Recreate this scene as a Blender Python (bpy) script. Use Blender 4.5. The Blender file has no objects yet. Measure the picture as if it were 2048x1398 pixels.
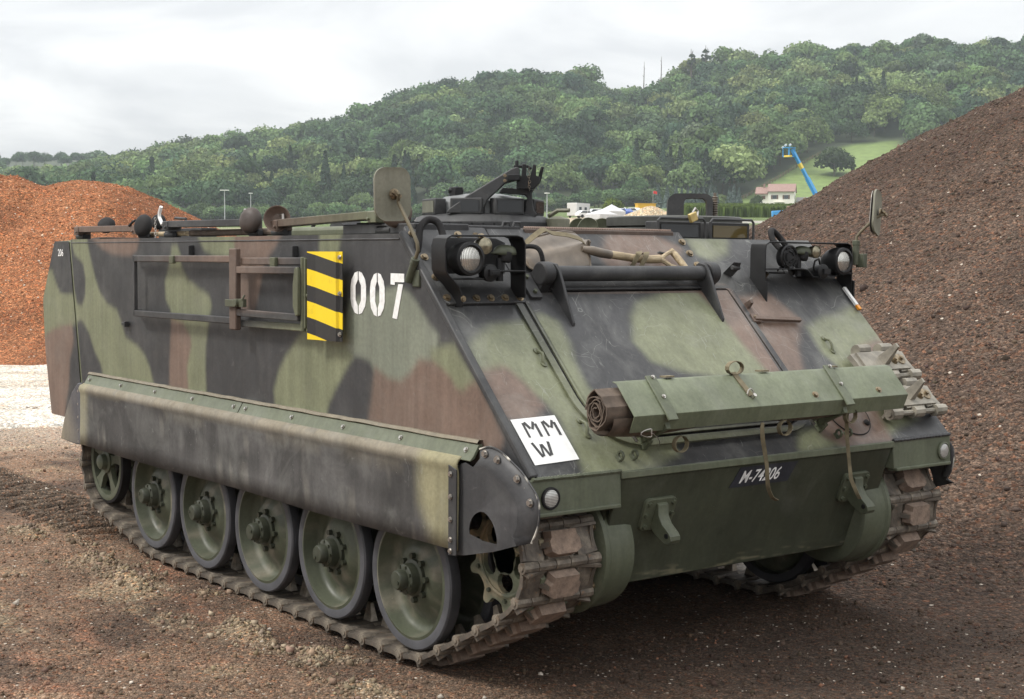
import bpy, bmesh, math, random
import numpy as np
from mathutils import Vector, Matrix, geometry
R = math.radians
scene = bpy.context.scene
COL = scene.collection
# ---------------------------------------------------------------- camera
cd = bpy.data.cameras.new('camera'); cam = bpy.data.objects.new('camera', cd); COL.objects.link(cam)
cr, cu, cf = Vector((0.60448891, 0.79659367, 0.00562785)), Vector((-0.05344116, 0.03350258, 0.99800883)), Vector((-0.79481897, 0.60358603, -0.06282283))
m = Matrix((cr, cu, -cf)).transposed().to_4x4(); m.translation = Vector((5.1425, -4.6071, 1.7281)); cam.matrix_world = m
cd.sensor_fit = 'HORIZONTAL'; cd.sensor_width = 36; cd.lens = 2921.94/2048*36; cd.clip_start = 0.05; cd.clip_end = 6000
scene.camera = cam
# ---------------------------------------------------------------- overcast sky and veiled sun
SUN_AZ, SUN_EL = R(-118), R(50)          # azimuth of the sun in the ground plane, elevation
world = bpy.data.worlds.new('World'); scene.world = world; world.use_nodes = True
nt = world.node_tree; N = nt.nodes; L = nt.links; N.clear()
wo = N.new('ShaderNodeOutputWorld'); bg = N.new('ShaderNodeBackground'); L.new(bg.outputs[0], wo.inputs[0])
tc = N.new('ShaderNodeTexCoord'); sep = N.new('ShaderNodeSeparateXYZ'); L.new(tc.outputs['Generated'], sep.inputs[0])
def wmath(op, a, b=None):
    n = N.new('ShaderNodeMath'); n.operation = op
    for i, v in enumerate((a, b)):
        if v is None: continue
        if isinstance(v, (int, float)): n.inputs[i].default_value = v
        else: L.new(v, n.inputs[i])
    return n.outputs[0]
zc = wmath('MAXIMUM', sep.outputs[2], 0.0)
den = wmath('ADD', zc, 0.16)
comb = N.new('ShaderNodeCombineXYZ'); L.new(wmath('DIVIDE', sep.outputs[0], den), comb.inputs[0]); L.new(wmath('DIVIDE', sep.outputs[1], den), comb.inputs[1])
n1 = N.new('ShaderNodeTexNoise'); n1.inputs['Scale'].default_value = 1.35; n1.inputs['Detail'].default_value = 7; n1.inputs['Roughness'].default_value = 0.55; n1.inputs['Distortion'].default_value = 0.5
L.new(comb.outputs[0], n1.inputs['Vector'])
rmp = N.new('ShaderNodeValToRGB'); L.new(n1.outputs['Fac'], rmp.inputs[0])
rmp.color_ramp.elements[0].position = 0.39; rmp.color_ramp.elements[0].color = (0.62, 0.628, 0.642, 1)
rmp.color_ramp.elements[1].position = 0.60; rmp.color_ramp.elements[1].color = (0.83, 0.83, 0.825, 1)
# overcast luminance grows towards the zenith
lum = wmath('MULTIPLY_ADD', zc, 1.85); lum.node.inputs[2].default_value = 0.88
mul = N.new('ShaderNodeVectorMath'); mul.operation = 'SCALE'; L.new(rmp.outputs[0], mul.inputs[0]); L.new(lum, mul.inputs['Scale'])
sky = N.new('ShaderNodeTexSky'); sky.sky_type = 'NISHITA'; sky.sun_disc = False; sky.sun_elevation = SUN_EL; sky.sun_rotation = math.pi/2-SUN_AZ; sky.altitude = 400; sky.dust_density = 2.0
sk = N.new('ShaderNodeVectorMath'); sk.operation = 'SCALE'; sk.inputs['Scale'].default_value = 0.06; L.new(sky.outputs[0], sk.inputs[0])
mx = N.new('ShaderNodeMix'); mx.data_type = 'RGBA'; mx.inputs['Factor'].default_value = 0.9; L.new(sk.outputs[0], mx.inputs['A']); L.new(mul.outputs[0], mx.inputs['B'])
L.new(mx.outputs['Result'], bg.inputs['Color']); bg.inputs['Strength'].default_value = 0.66
sd = bpy.data.lights.new('sun', 'SUN'); sun = bpy.data.objects.new('sun', sd); COL.objects.link(sun)
sd.energy = 1.5; sd.angle = R(12); sd.color = (1, 0.96, 0.9)
sdir_ = Vector((math.cos(SUN_AZ)*math.cos(SUN_EL), math.sin(SUN_AZ)*math.cos(SUN_EL), math.sin(SUN_EL)))
sun.rotation_euler = sdir_.to_track_quat('Z', 'Y').to_euler(); sun.location = (0, 0, 60)
scene.view_settings.view_transform = 'Standard'; scene.view_settings.look = 'None'; scene.view_settings.gamma = 1
scene.view_settings.exposure = 0.95
scene.view_settings.use_curve_mapping = False
scene.cycles.use_denoising = True; scene.cycles.denoising_input_passes = 'RGB_ALBEDO_NORMAL'; scene.cycles.denoising_prefilter = 'ACCURATE'
scene.cycles.max_bounces = 6; scene.cycles.volume_bounces = 1
rng = np.random.default_rng(7); random.seed(7)
# ---------------------------------------------------------------- helpers
def nrm(v): v = np.asarray(v, float); return v/np.linalg.norm(v)
def basis(axis):
    a = nrm(axis); h = np.array([0, 0, 1.]) if abs(a[2]) < .9 else np.array([1., 0, 0])
    x = nrm(np.cross(h, a)); return x, np.cross(a, x), a
class MB:
    """collects simple solids; build() links them as ONE mesh object"""
    def __init__(s): s.V = []; s.F = []; s.n = 0
    def add(s, vs, fs):
        vs = np.asarray(vs, float).reshape(-1, 3); s.V.append(vs)
        s.F += [tuple(i+s.n for i in f) for f in fs]; s.n += len(vs); return s
    def box(s, c, d, M=None):
        q = np.array([[x, y, z] for x in (-.5, .5) for y in (-.5, .5) for z in (-.5, .5)])*np.asarray(d)
        if M is not None: q = q@np.asarray(M).T
        return s.add(q+np.asarray(c), [(0, 1, 3, 2), (4, 6, 7, 5), (0, 4, 5, 1), (2, 3, 7, 6), (0, 2, 6, 4), (1, 5, 7, 3)])
    def beam(s, p, q, w, h, up=(0, 0, 1)):
        p = np.asarray(p, float); q = np.asarray(q, float); a = nrm(q-p); b = nrm(np.cross(up, a)); c = np.cross(a, b)
        return s.box((p+q)/2, (np.linalg.norm(q-p), w, h), np.stack([a, b, c], 1))
    def cyl(s, p, q, r, r2=None, n=12, cap=True):
        p = np.asarray(p, float); q = np.asarray(q, float); r2 = r if r2 is None else r2; x, y, a = basis(q-p)
        t = np.arange(n)*2*math.pi/n; c = np.cos(t)[:, None]*x+np.sin(t)[:, None]*y
        f = [(i, (i+1) % n, n+(i+1) % n, n+i) for i in range(n)]
        if cap: f += [tuple(range(n))[::-1], tuple(range(n, 2*n))]
        return s.add(np.vstack([p+c*r, q+c*r2]), f)
    def tube(s, pts, r, n=8, close=False):
        P = [np.asarray(p, float) for p in pts]; k = len(P); vs = []; x = None
        for i in range(k):
            t = nrm(P[(i+1) % k if close else min(i+1, k-1)]-P[i-1 if close else max(i-1, 0)])
            if x is None: x = basis(t)[0]
            x = nrm(x-t*(x@t)); y = np.cross(t, x); rr = r[i] if hasattr(r, '__len__') else r
            for j in range(n): a = 2*math.pi*j/n; vs.append(P[i]+rr*(math.cos(a)*x+math.sin(a)*y))
        f = [(i*n+j, i*n+(j+1) % n, ((i+1) % k)*n+(j+1) % n, ((i+1) % k)*n+j) for i in range(k if close else k-1) for j in range(n)]
        if not close: f += [tuple(range(n))[::-1], tuple((k-1)*n+j for j in range(n))]
        return s.add(vs, f)
    def lathe(s, prof, o, axis, n=32):
        o = np.asarray(o, float); x, y, a = basis(axis); t = np.arange(n)*2*math.pi/n; c = np.cos(t)[:, None]*x+np.sin(t)[:, None]*y
        vs = np.vstack([o+a*h+c*max(r, 1e-4) for r, h in prof]); f = []
        for i in range(len(prof)-1): f += [(i*n+j, i*n+(j+1) % n, (i+1)*n+(j+1) % n, (i+1)*n+j) for j in range(n)]
        return s.add(vs, f)
    def prism(s, outer, M, d, holes=()):
        """outer/holes: 2D loops; M(u,v,w)->3D; extrude w from 0 to d"""
        loops = [outer]+list(holes); flat = [p for l in loops for p in l]; k = len(flat)
        tri = geometry.tessellate_polygon([[Vector((p[0], p[1], 0)) for p in l] for l in loops])
        vs = [M(u, v, 0) for u, v in flat]+[M(u, v, d) for u, v in flat]
        f = [tuple(t) for t in tri]+[tuple(i+k for i in t)[::-1] for t in tri]; b = 0
        for l in loops:
            for i in range(len(l)): j = (i+1) % len(l); f.append((b+i, b+j, k+b+j, k+b+i))
            b += len(l)
        return s.add(vs, f)
    def grid(s, P):
        P = np.asarray(P); a, b = P.shape[:2]
        return s.add(P.reshape(-1, 3), [(i*b+j, (i+1)*b+j, (i+1)*b+j+1, i*b+j+1) for i in range(a-1) for j in range(b-1)])
    def strip(s, pts, w, wdir, t=.003):
        """flat strap along pts, width w in direction wdir (vector or list)"""
        P = [np.asarray(p, float) for p in pts]; k = len(P); A = []; 
        for i in range(k):
            tg = nrm(P[min(i+1, k-1)]-P[max(i-1, 0)]); wd = np.asarray(wdir[i] if isinstance(wdir, list) else wdir, float); wd = nrm(wd-tg*(wd@tg)); nn = np.cross(tg, wd)
            A.append([P[i]-wd*w/2-nn*t/2, P[i]+wd*w/2-nn*t/2, P[i]+wd*w/2+nn*t/2, P[i]-wd*w/2+nn*t/2])
        f = [(i*4+j, i*4+(j+1) % 4, i*4+4+(j+1) % 4, i*4+4+j) for i in range(k-1) for j in range(4)]+[(3, 2, 1, 0), tuple(4*(k-1)+j for j in range(4))]
        return s.add(np.array(A), f)
    def mesh(s, name, color=None, smooth=35, fix=True):
        me = bpy.data.meshes.new(name); V = np.vstack(s.V); me.from_pydata(V.tolist(), [], s.F); 
        if fix:
            bm = bmesh.new(); bm.from_mesh(me); bmesh.ops.recalc_face_normals(bm, faces=bm.faces); bm.to_mesh(me); bm.free()
        if smooth: me.shade_smooth(); me.set_sharp_from_angle(angle=R(smooth))
        if color is not None:
            c = color(V) if callable(color) else np.tile(np.asarray(color, float), (len(V), 1))
            at = me.attributes.new('paint', 'FLOAT_COLOR', 'POINT'); at.data.foreach_set('color', np.hstack([c, np.ones((len(V), 1))]).astype(np.float32).ravel())
        return me
    def build(s, name, mat, parent=None, color=None, bevel=0, smooth=35, seg=2, fix=True):
        o = link(name, s.mesh(name, color, smooth, fix), mat, parent)
        if bevel: b = o.modifiers.new('bevel', 'BEVEL'); b.width = bevel; b.segments = seg; b.limit_method = 'ANGLE'; b.angle_limit = R(40)
        return o
def link(name, me, mat=None, parent=None):
    o = bpy.data.objects.new(name, me); COL.objects.link(o)
    if mat is not None and me is not None and not me.materials: me.materials.append(mat)
    o.parent = parent; return o
def empty(name, loc=(0, 0, 0), parent=None):
    o = bpy.data.objects.new(name, None); o.location = loc; COL.objects.link(o); o.parent = parent; return o
def tag(o, label=None, cat=None, group=None, kind=None):
    for k, v in (('label', label), ('category', cat), ('group', group), ('kind', kind)):
        if v: o[k] = v
    return o
def smooth_path(P, k=4):
    P = [np.asarray(p, float) for p in P]; o = []
    for i in range(len(P)-1):
        a, b, c, d = P[max(i-1, 0)], P[i], P[i+1], P[min(i+2, len(P)-1)]
        for u in np.arange(k)/k: o.append(.5*(2*b+(c-a)*u+(2*a-5*b+4*c-d)*u*u+(3*b-a-3*c+d)*u**3))
    return o+[P[-1]]
def rounded(x0, x1, y0, y1, r, n=5):
    r = r if hasattr(r, '__len__') else (r,)*4; P = []
    for (cx, cy, a0), q in zip(((x1, y1, 0), (x0, y1, 90), (x0, y0, 180), (x1, y0, 270)), r):
        sx = -1 if cx == x1 else 1; sy = -1 if cy == y1 else 1
        for i in range(n+1):
            a = R(a0+90*i/n); P.append((cx+sx*q+q*math.cos(a), cy+sy*q+q*math.sin(a)))
    return P
def hsh(ix, iy, s):
    n = (ix.astype(np.int64)*374761393+iy.astype(np.int64)*668265263+s*1442695041) & 0x7fffffff
    n = ((n ^ (n >> 13))*1274126177) & 0x7fffffff
    return ((n ^ (n >> 16)) & 0xffff)/65535.
def vnoise(x, y, s=0):
    ix = np.floor(x); iy = np.floor(y); fx = x-ix; fy = y-iy; fx = fx*fx*(3-2*fx); fy = fy*fy*(3-2*fy)
    a = hsh(ix, iy, s); b = hsh(ix+1, iy, s); c = hsh(ix, iy+1, s); d = hsh(ix+1, iy+1, s)
    return (a*(1-fx)+b*fx)*(1-fy)+(c*(1-fx)+d*fx)*fy
def fbm(x, y, o=4, s=0, g=.5):
    t = 0; a = 1; w = 0
    for i in range(o): t = t+a*vnoise(x*2**i, y*2**i, s+i*17); w += a; a *= g
    return t/w
def sstep(a, b, x): t = np.clip((x-a)/(b-a), 0, 1); return t*t*(3-2*t)
def mixc(a, b, t): t = np.asarray(t)[..., None]; return np.asarray(a)*(1-t)+np.asarray(b)*t
# ---------------------------------------------------------------- materials
class NT:
    def __init__(s, name):
        s.m = bpy.data.materials.new(name); s.m.use_nodes = True; s.t = s.m.node_tree; s.b = s.t.nodes['Principled BSDF']; s._c = None
    def n(s, typ, **k):
        q = s.t.nodes.new('ShaderNode'+typ)
        for a, v in k.items(): setattr(q, a, v)
        return q
    def lk(s, a, b): s.t.links.new(a, b)
    def co(s, kind='Object'):
        if s._c is None: s._c = s.n('TexCoord')
        return s._c.outputs[kind]
    def noise(s, scale, detail=4, rough=.55, vec=None, dist=0, stretch=None):
        v = vec if vec is not None else s.co()
        if stretch is not None:
            mp = s.n('Mapping'); mp.inputs['Scale'].default_value = stretch; s.lk(v, mp.inputs[0]); v = mp.outputs[0]
        q = s.n('TexNoise'); q.inputs['Scale'].default_value = scale; q.inputs['Detail'].default_value = detail; q.inputs['Roughness'].default_value = rough; q.inputs['Distortion'].default_value = dist
        s.lk(v, q.inputs['Vector']); return q.outputs['Fac']
    def voro(s, scale, feature='F1', out='Distance', vec=None, rnd=1):
        q = s.n('TexVoronoi'); q.feature = feature; q.inputs['Scale'].default_value = scale; q.inputs['Randomness'].default_value = rnd
        s.lk(vec if vec is not None else s.co(), q.inputs['Vector']); return q.outputs[out]
    def ramp(s, f, stops):
        q = s.n('ValToRGB'); e = q.color_ramp.elements
        while len(e) < len(stops): e.new(.5)
        for x, (p, c) in zip(e, stops): x.position = p; x.color = (c, c, c, 1) if isinstance(c, (int, float)) else (*c, 1)
        s.lk(f, q.inputs[0]); return q.outputs[0]
    def mix(s, f, a, b, mode='MIX'):
        q = s.n('Mix', data_type='RGBA', blend_type=mode)
        for k, v in (('Factor', f), ('A', a), ('B', b)):
            i = q.inputs[k] if k != 'Factor' else q.inputs[0]
            if k != 'Factor': i = [z for z in q.inputs if z.name == k and z.type == 'RGBA'][0]
            if isinstance(v, (int, float)): i.default_value = v if k == 'Factor' else (v, v, v, 1)
            elif isinstance(v, tuple): i.default_value = (*v, 1)
            else: s.lk(v, i)
        return [z for z in q.outputs if z.type == 'RGBA'][0]
    def math(s, op, a, b=None, c=None):
        q = s.n('Math', operation=op)
        for i, v in enumerate((a, b, c)):
            if v is None: continue
            if isinstance(v, (int, float)): q.inputs[i].default_value = v
            else: s.lk(v, q.inputs[i])
        return q.outputs[0]
    def bump(s, h, st=.3, d=.01):
        q = s.n('Bump'); q.inputs['Strength'].default_value = st; q.inputs['Distance'].default_value = d; s.lk(h, q.inputs['Height']); s.lk(q.outputs[0], s.b.inputs['Normal']); return s
    def attr(s, nm='paint'):
        q = s.n('Attribute'); q.attribute_name = nm; return q.outputs['Color']
    def set(s, col=None, rough=None, metal=None, **k):
        for nm, v in (('Base Color', col), ('Roughness', rough), ('Metallic', metal))+tuple(k.items()):
            if v is None: continue
            i = s.b.inputs[nm]
            if isinstance(v, tuple): i.default_value = (*v, 1)
            elif isinstance(v, (int, float)): i.default_value = v
            else: s.lk(v, i)
        return s
def simple(name, col, rough=.6, metal=0, var=.25, scale=14, bump=.15, bscale=120, **k):
    t = NT(name); f = t.noise(scale, 5)
    lo = tuple(c*(1-var) for c in col); hi = tuple(min(1, c*(1+var)) for c in col)
    c = t.ramp(f, [(.3, lo), (.7, hi)]); t.set(c, rough, metal, **k)
    if bump: t.bump(t.noise(bscale, 3), bump, .002)
    return t.m
# vehicle paint: its colours come from the camouflage scheme stored on the mesh
def paint_mat(name, scratch=.5, dust=.25, rough=.42):
    t = NT(name); c = t.attr()
    rain = t.ramp(t.noise(3, 4, .6, stretch=(7, 7, .35)), [(.3, .86), (.7, 1.13)]); c = t.mix(1.0, c, rain, 'MULTIPLY')
    big = t.ramp(t.noise(2.3, 6, .6), [(.3, .80), (.7, 1.16)]); c = t.mix(1.0, c, big, 'MULTIPLY')
    fine = t.ramp(t.noise(60, 4, .6), [(.3, .88), (.7, 1.1)]); c = t.mix(1.0, c, fine, 'MULTIPLY')
    # rubbed, chalky places and long scuffs
    rub = t.ramp(t.noise(3.2, 6, .62, dist=.8), [(.50, 0), (.72, dust)]); c = t.mix(rub, c, (.30, .30, .275))
    st = t.ramp(t.noise(5, 7, .7, stretch=(1.0, 5.0, 1.2), dist=3.0), [(.62, 0), (.74, scratch)]); c = t.mix(st, c, (.42, .42, .39))
    if scratch > .4:
        dv = t.n('TexNoise'); dv.inputs['Scale'].default_value = 2.2; dv.inputs['Detail'].default_value = 3; t.lk(t.co(), dv.inputs['Vector']); va = t.n('VectorMath', operation='MULTIPLY_ADD'); va.inputs[1].default_value = (.35, .35, .35); t.lk(dv.outputs['Color'], va.inputs[0]); t.lk(t.co(), va.inputs[2])
        for sc_, th_, gs in ((2.6, .0045, 3.1), (5.5, .006, 4.7), (9, .008, 6.3)):
            e_ = t.voro(sc_, 'DISTANCE_TO_EDGE', 'Distance', va.outputs[0]); ln = t.ramp(e_, [(0, .34), (th_, 0)]); gt = t.ramp(t.noise(gs, 3), [(.52, 0), (.62, 1)]); c = t.mix(t.math('MULTIPLY', ln, gt), c, (.44, .44, .40))
    sp = t.ramp(t.voro(38), [(.035, .8), (.06, 0)]); gate = t.ramp(t.noise(9, 2), [(.60, 0), (.66, 1)])
    c = t.mix(t.math('MULTIPLY', sp, gate), c, (.50, .44, .36))
    rr = t.ramp(t.noise(7, 5), [(.3, rough-.08), (.7, rough+.16)])
    t.set(c, rr); t.b.inputs['Specular IOR Level'].default_value = .32
    t.bump(t.math('ADD', t.noise(14, 4), t.math('MULTIPLY', t.noise(160, 3), .5)), .10, .004); return t.m
M = {}
M['paint'] = paint_mat('camouflage_paint', .12, .10, .5)
M['glacis'] = paint_mat('scuffed_camouflage_paint', .45, .25, .36)
M['green'] = paint_mat('olive_paint', .10, .10, .45)
M['skirt'] = paint_mat('dusty_rubber_skirt', .30, .26, .78)
M['black'] = simple('black_metal_paint', (.012, .012, .0125), .5, 0, .3, **{'Specular IOR Level': .3})
M['rubber'] = simple('black_rubber', (.016, .015, .015), .75, 0, .35, 9, **{'Specular IOR Level': .25})
M['tyre'] = simple('grey_tyre_rubber', (.055, .055, .06), .7, 0, .35, 7)
M['steel'] = simple('bare_steel', (.42, .40, .37), .35, .9, .2)
M['brass'] = simple('yellowed_bolt_metal', (.22, .175, .115), .42, .75, .45, 60)
t = NT('rusty_track_steel'); f = t.noise(13, 7, .65)
c = t.ramp(f, [(.28, (.045, .039, .033)), (.5, (.115, .096, .076)), (.72, (.28, .24, .185))]); c = t.mix(t.ramp(t.noise(34, 5, .7), [(.60, 0), (.72, .7)]), c, (.24, .125, .06))
t.set(c, .62, .25).bump(t.noise(70, 5), .4, .004); M['track'] = t.m
t = NT('worn_rubber_pad'); sz = t.n('SeparateXYZ'); t.lk(t.co(), sz.inputs[0])
c = t.ramp(t.noise(24, 6, .7), [(.35, (.13, .095, .073)), (.7, (.27, .195, .145))]); c = t.mix(t.ramp(t.noise(110, 3), [(.6, 0), (.7, .6)]), c, (.06, .05, .045))
side = t.ramp(sz.outputs[2], [(0, 1), (1, 0)]); t.set(c, .85).bump(t.noise(90, 4), .5, .004); M['pad'] = t.m
M['canvas'] = simple('brown_canvas', (.105, .078, .058), .85, 0, .35, 18, .35, 200)
M['strap'] = simple('khaki_webbing', (.15, .125, .075), .85, 0, .25, 30, .4, 300)
M['spade_metal'] = simple('brown_painted_steel', (.135, .108, .080), .42, 0, .45, 9)
M['wood'] = NT('worn_ash_wood'); t = M['wood']; t.set(t.ramp(t.noise(22, 6, .65, stretch=(3, .5, 3)), [(.3, (.17, .13, .075)), (.55, (.36, .28, .17)), (.75, (.47, .40, .27))]), .6); M['wood'] = t.m
M['white'] = simple('white_paint', (.70, .70, .68), .55, 0, .08, 20, .05)
M['number'] = simple('white_stencil_paint', (.74, .74, .72), .6, 0, .15, 40, .05)
M['ink'] = simple('black_stencil_ink', (.03, .03, .03), .6)
t = NT('headlamp_glass'); wv = t.n('TexWave'); wv.inputs['Scale'].default_value = 42; wv.bands_direction = 'Y'; t.lk(t.co(), wv.inputs[0])
t.set(t.ramp(wv.outputs['Fac'], [(.2, (.35, .34, .31)), (.8, (.78, .77, .72))]), .12, .75).bump(wv.outputs['Fac'], .5, .004); M['lens'] = t.m
M['amber_glass'] = simple('amber_lamp_lens', (.30, .27, .19), .2, .6, .3, 60)
t = NT('prism_glass'); t.set((.02, .022, .024), .06); M['glass'] = t.m
t = NT('prism_glass_amber'); t.set((.10, .075, .03), .08); M['glass_amber'] = t.m
t = NT('reflector'); v = t.voro(170, 'F1', 'Distance', rnd=0); t.set(t.ramp(v, [(.25, (.75, .74, .70)), (.5, (.16, .16, .15))]), .2, .4); M['reflector'] = t.m
t = NT('hazard_stripes'); s3 = t.n('SeparateXYZ'); t.lk(t.co(), s3.inputs[0])
ph = t.math('FRACT', t.math('DIVIDE', t.math('SUBTRACT', 1.673+1.455, t.math('ADD', s3.outputs[2], t.math('MULTIPLY', t.math('ADD', s3.outputs[0], .69), .185))), .1455))
c = t.mix(t.math('LESS_THAN', ph, .5), (.02, .02, .02), (.80, .57, .010)); c = t.mix(t.ramp(t.noise(30, 5), [(.55, 0), (.8, .25)]), c, (.1, .09, .06)); t.set(c, .4); M['hazard'] = t.m
# ---------------------------------------------------------------- the yard, the valley floor and the hill
SO = np.array([5.1425, -4.6071]); RH = np.array([.6048, .7964]); DH = np.array([-.7964, .6048])
def site(a, b, z=0.0):
    """yard grid: a metres to the right, b metres up the valley"""
    p = SO+a*RH+b*DH; return np.array([p[0], p[1], z])
def site_arr(a, b, z): return np.stack([SO[0]+a*RH[0]+b*DH[0], SO[1]+a*RH[1]+b*DH[1], z], -1)
def to_site(x, y): dx = x-SO[0]; dy = y-SO[1]; return dx*RH[0]+dy*RH[1], dx*DH[0]+dy*DH[1]
def valley(a, b):
    t = a/np.maximum(b, 30); s = .030+.012*sstep(-.06, .08, t); q = np.maximum(b-35, 0)
    return s*(np.sqrt(q*q+400)-20)
RIDGE = np.array([(-600, 372), (-300, 380), (0, 384), (110, 380), (200, 358), (330, 328), (430, 314), (520, 300), (700, 262), (760, 236), (870, 200), (1000, 180), (1080, 170), (1170, 182), (1215, 210), (1280, 212), (1340, 190), (1400, 158), (1500, 140), (1650, 126), (1850, 112), (2048, 108), (2700, 100)], float)
BACK = np.array([(-600, 326), (0, 330), (225, 330), (300, 345), (430, 350), (900, 300), (2700, 200)], float)
RIDGE[:, 1] += 14
def elev(prof, t): px = 1024+t*2922; return (515+.0056*(px-1024)-np.interp(px, prof[:, 0], prof[:, 1]))/2922
def hill_z(a, b):
    t = a/b; z0 = valley(t*585, np.full_like(b, 585.)); z1 = 1.73+elev(RIDGE, t)*950; z2 = 1.73+elev(BACK, t)*1150
    f = np.where(b < 585, valley(a, b)-.4, np.where(b < 950, z0+(z1-z0)*(b-585)/365, z1+(z2-z1)*np.clip((b-950)/200, 0, 1.2)))
    return f+1.6*(fbm(a/40, b/40, 3, 5)-.5)*sstep(590, 650, b)
def axis(lo, hi, step, far_lo, far_hi, g=1.09):
    c = list(np.arange(lo, hi, step)); s = step; x = hi
    up = []
    while x < far_hi: up.append(x); s *= g; x += s
    dn = []; s = step; x = lo
    while x > far_lo: s *= g; x -= s; dn.append(x)
    return np.array(dn[::-1]+c+up)
A = axis(-5.2, 4.6, .032, -700, 700); B = axis(4.4, 15.5, .034, -250, 640)
ga, gb = np.meshgrid(A, B, indexing='ij'); gp = site_arr(ga, gb, ga*0); gx, gy = gp[..., 0], gp[..., 1]
near = sstep(24, 14, gb)*sstep(-8, -2, gb)
rel = .045*(fbm(gx/1.6, gy/1.6, 3, 1)-.5)+.030*(fbm(gx/.32, gy/.32, 3, 2)-.5)+.018*(fbm(gx/.085, gy/.085, 2, 3)-.5)
trail = sstep(.34, .22, np.abs(np.abs(gy)-1.08))*sstep(-3.2, -3.9, gx)      # the churned track marks behind the vehicle
berm = np.exp(-((gy+1.52)/.14)**2)*sstep(-4.2, -3.6, gx)*sstep(.6, .1, gx)    # soil squeezed out beside the track
clod = sstep(.50, .72, fbm(gx/.28+9, gy/.2, 4, 11))
rel = rel+berm*clod*.05+trail*(.05*np.sin(gx*2*math.pi/.152+1.2*fbm(gx/.3, gy/.3, 2, 8))-.015)+trail*.03*(fbm(gx/.12, gy/.2, 3, 77)-.5)
gz = rel*near+valley(ga, gb)-.004
dark = np.array([.053, .036, .026]); mid = np.array([.098, .066, .046]); tan = np.array([.195, .128, .084]); clay = np.array([.290, .230, .150]); grass = np.array([.085, .125, .035]); earth = np.array([.075, .055, .04])
f1 = fbm(gx/1.1, gy/1.1, 4, 21); f2 = fbm(gx/.35, gy/.35, 4, 22)
lite = sstep(.6, -3.2, ga+.28*(gb-9))*.8+.35*sstep(-1.0, -3.0, ga)*sstep(9, 12, gb)
soil = mixc(dark, mid, np.clip(sstep(.38, .66, f1)*.7+lite*.5, 0, 1)); soil = mixc(soil, tan, np.clip(lite*sstep(.30, .62, .5*f1+.5*f2)*1.0, 0, .95))
soil = mixc(soil, np.array([.23, .125, .08]), .55*sstep(.56, .72, fbm(gx/.5+3, gy/.22, 4, 31))*sstep(-.5, -2, ga))
soil = mixc(soil, clay, np.clip(berm*clod*1.0, 0, .85)); soil = mixc(soil, clay, .5*sstep(.62, .75, fbm(gx/.4+7, gy/.3, 4, 41))*sstep(.5, -1.5, ga))
soil = mixc(soil, mixc(earth*.40, earth*1.5, sstep(.2, .9, np.sin(gx*2*math.pi/.152+1.2*fbm(gx/.3, gy/.3, 2, 8)))), trail*.94)  # dark earth; ridges' light and shade painted in as pale crests, dark furrows
soil = mixc(soil, np.array([.42, .37, .30]), .55*sstep(-2.2, -3.4, ga)*sstep(12, 14.5, gb)*sstep(40, 26, gb))
far = sstep(32, 60, gb); soil = mixc(soil, grass, far)
def band(lo, hi): return sstep(lo-3, lo, gb)*sstep(hi+3, hi, gb)
soil = mixc(soil, earth*1.2, band(176, 204)*sstep(.10, .12, ga/np.maximum(gb, 1))); soil = mixc(soil, np.array([.34, .33, .31]), band(228, 252)*sstep(.10, .11, ga/np.maximum(gb, 1)))
soil = mixc(soil, np.array([.36, .31, .23]), band(215, 320)*sstep(.125, .11, ga/np.maximum(gb, 1))*sstep(-.3, -.05, ga/np.maximum(gb, 1)))
def soil_mat(name, big, small, stones, bumpd, attr=True, col=None):
    t = NT(name); c = t.attr() if attr else None
    v = t.n('TexVoronoi'); v.inputs['Scale'].default_value = small; t.lk(t.co(), v.inputs['Vector'])
    v2 = t.n('TexVoronoi'); v2.inputs['Scale'].default_value = big; t.lk(t.co(), v2.inputs['Vector'])
    h = t.n('SeparateColor'); t.lk(v.outputs['Color'], h.inputs[0]); h2 = t.n('SeparateColor'); t.lk(v2.outputs['Color'], h2.inputs[0])
    g = t.ramp(h.outputs[0], [(0, .45), (.55, .95), (.88, 1.35), (1, 2.1)]); c = t.mix(1.0, c, g, 'MULTIPLY')
    g2 = t.ramp(h2.outputs[0], [(0, .70), (.6, 1.0), (1, 1.45)]); c = t.mix(1.0, c, g2, 'MULTIPLY')
    hue = t.ramp(h2.outputs[1], [(.0, (.95, 1, 1.03)), (.5, (1, 1, 1)), (.85, (1.12, .99, .90)), (1, (1.35, .97, .78))]); c = t.mix(1.0, c, hue, 'MULTIPLY')
    st = t.math('MULTIPLY', t.math('GREATER_THAN', h2.outputs[2], stones), t.math('LESS_THAN', v2.outputs['Distance'], .42)); c = t.mix(st, c, (.46, .40, .33))
    t.set(c, .93, **{'Specular IOR Level': .25})
    hh = t.math('ADD', t.math('MULTIPLY', v.outputs['Distance'], -.6), t.math('ADD', t.math('MULTIPLY', v2.outputs['Distance'], -1.0), t.noise(9, 5)))
    t.bump(hh, .85, bumpd); return t.m
M['soil'] = soil_mat('scoria_ground', 58, 140, .985, .011)
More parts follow.
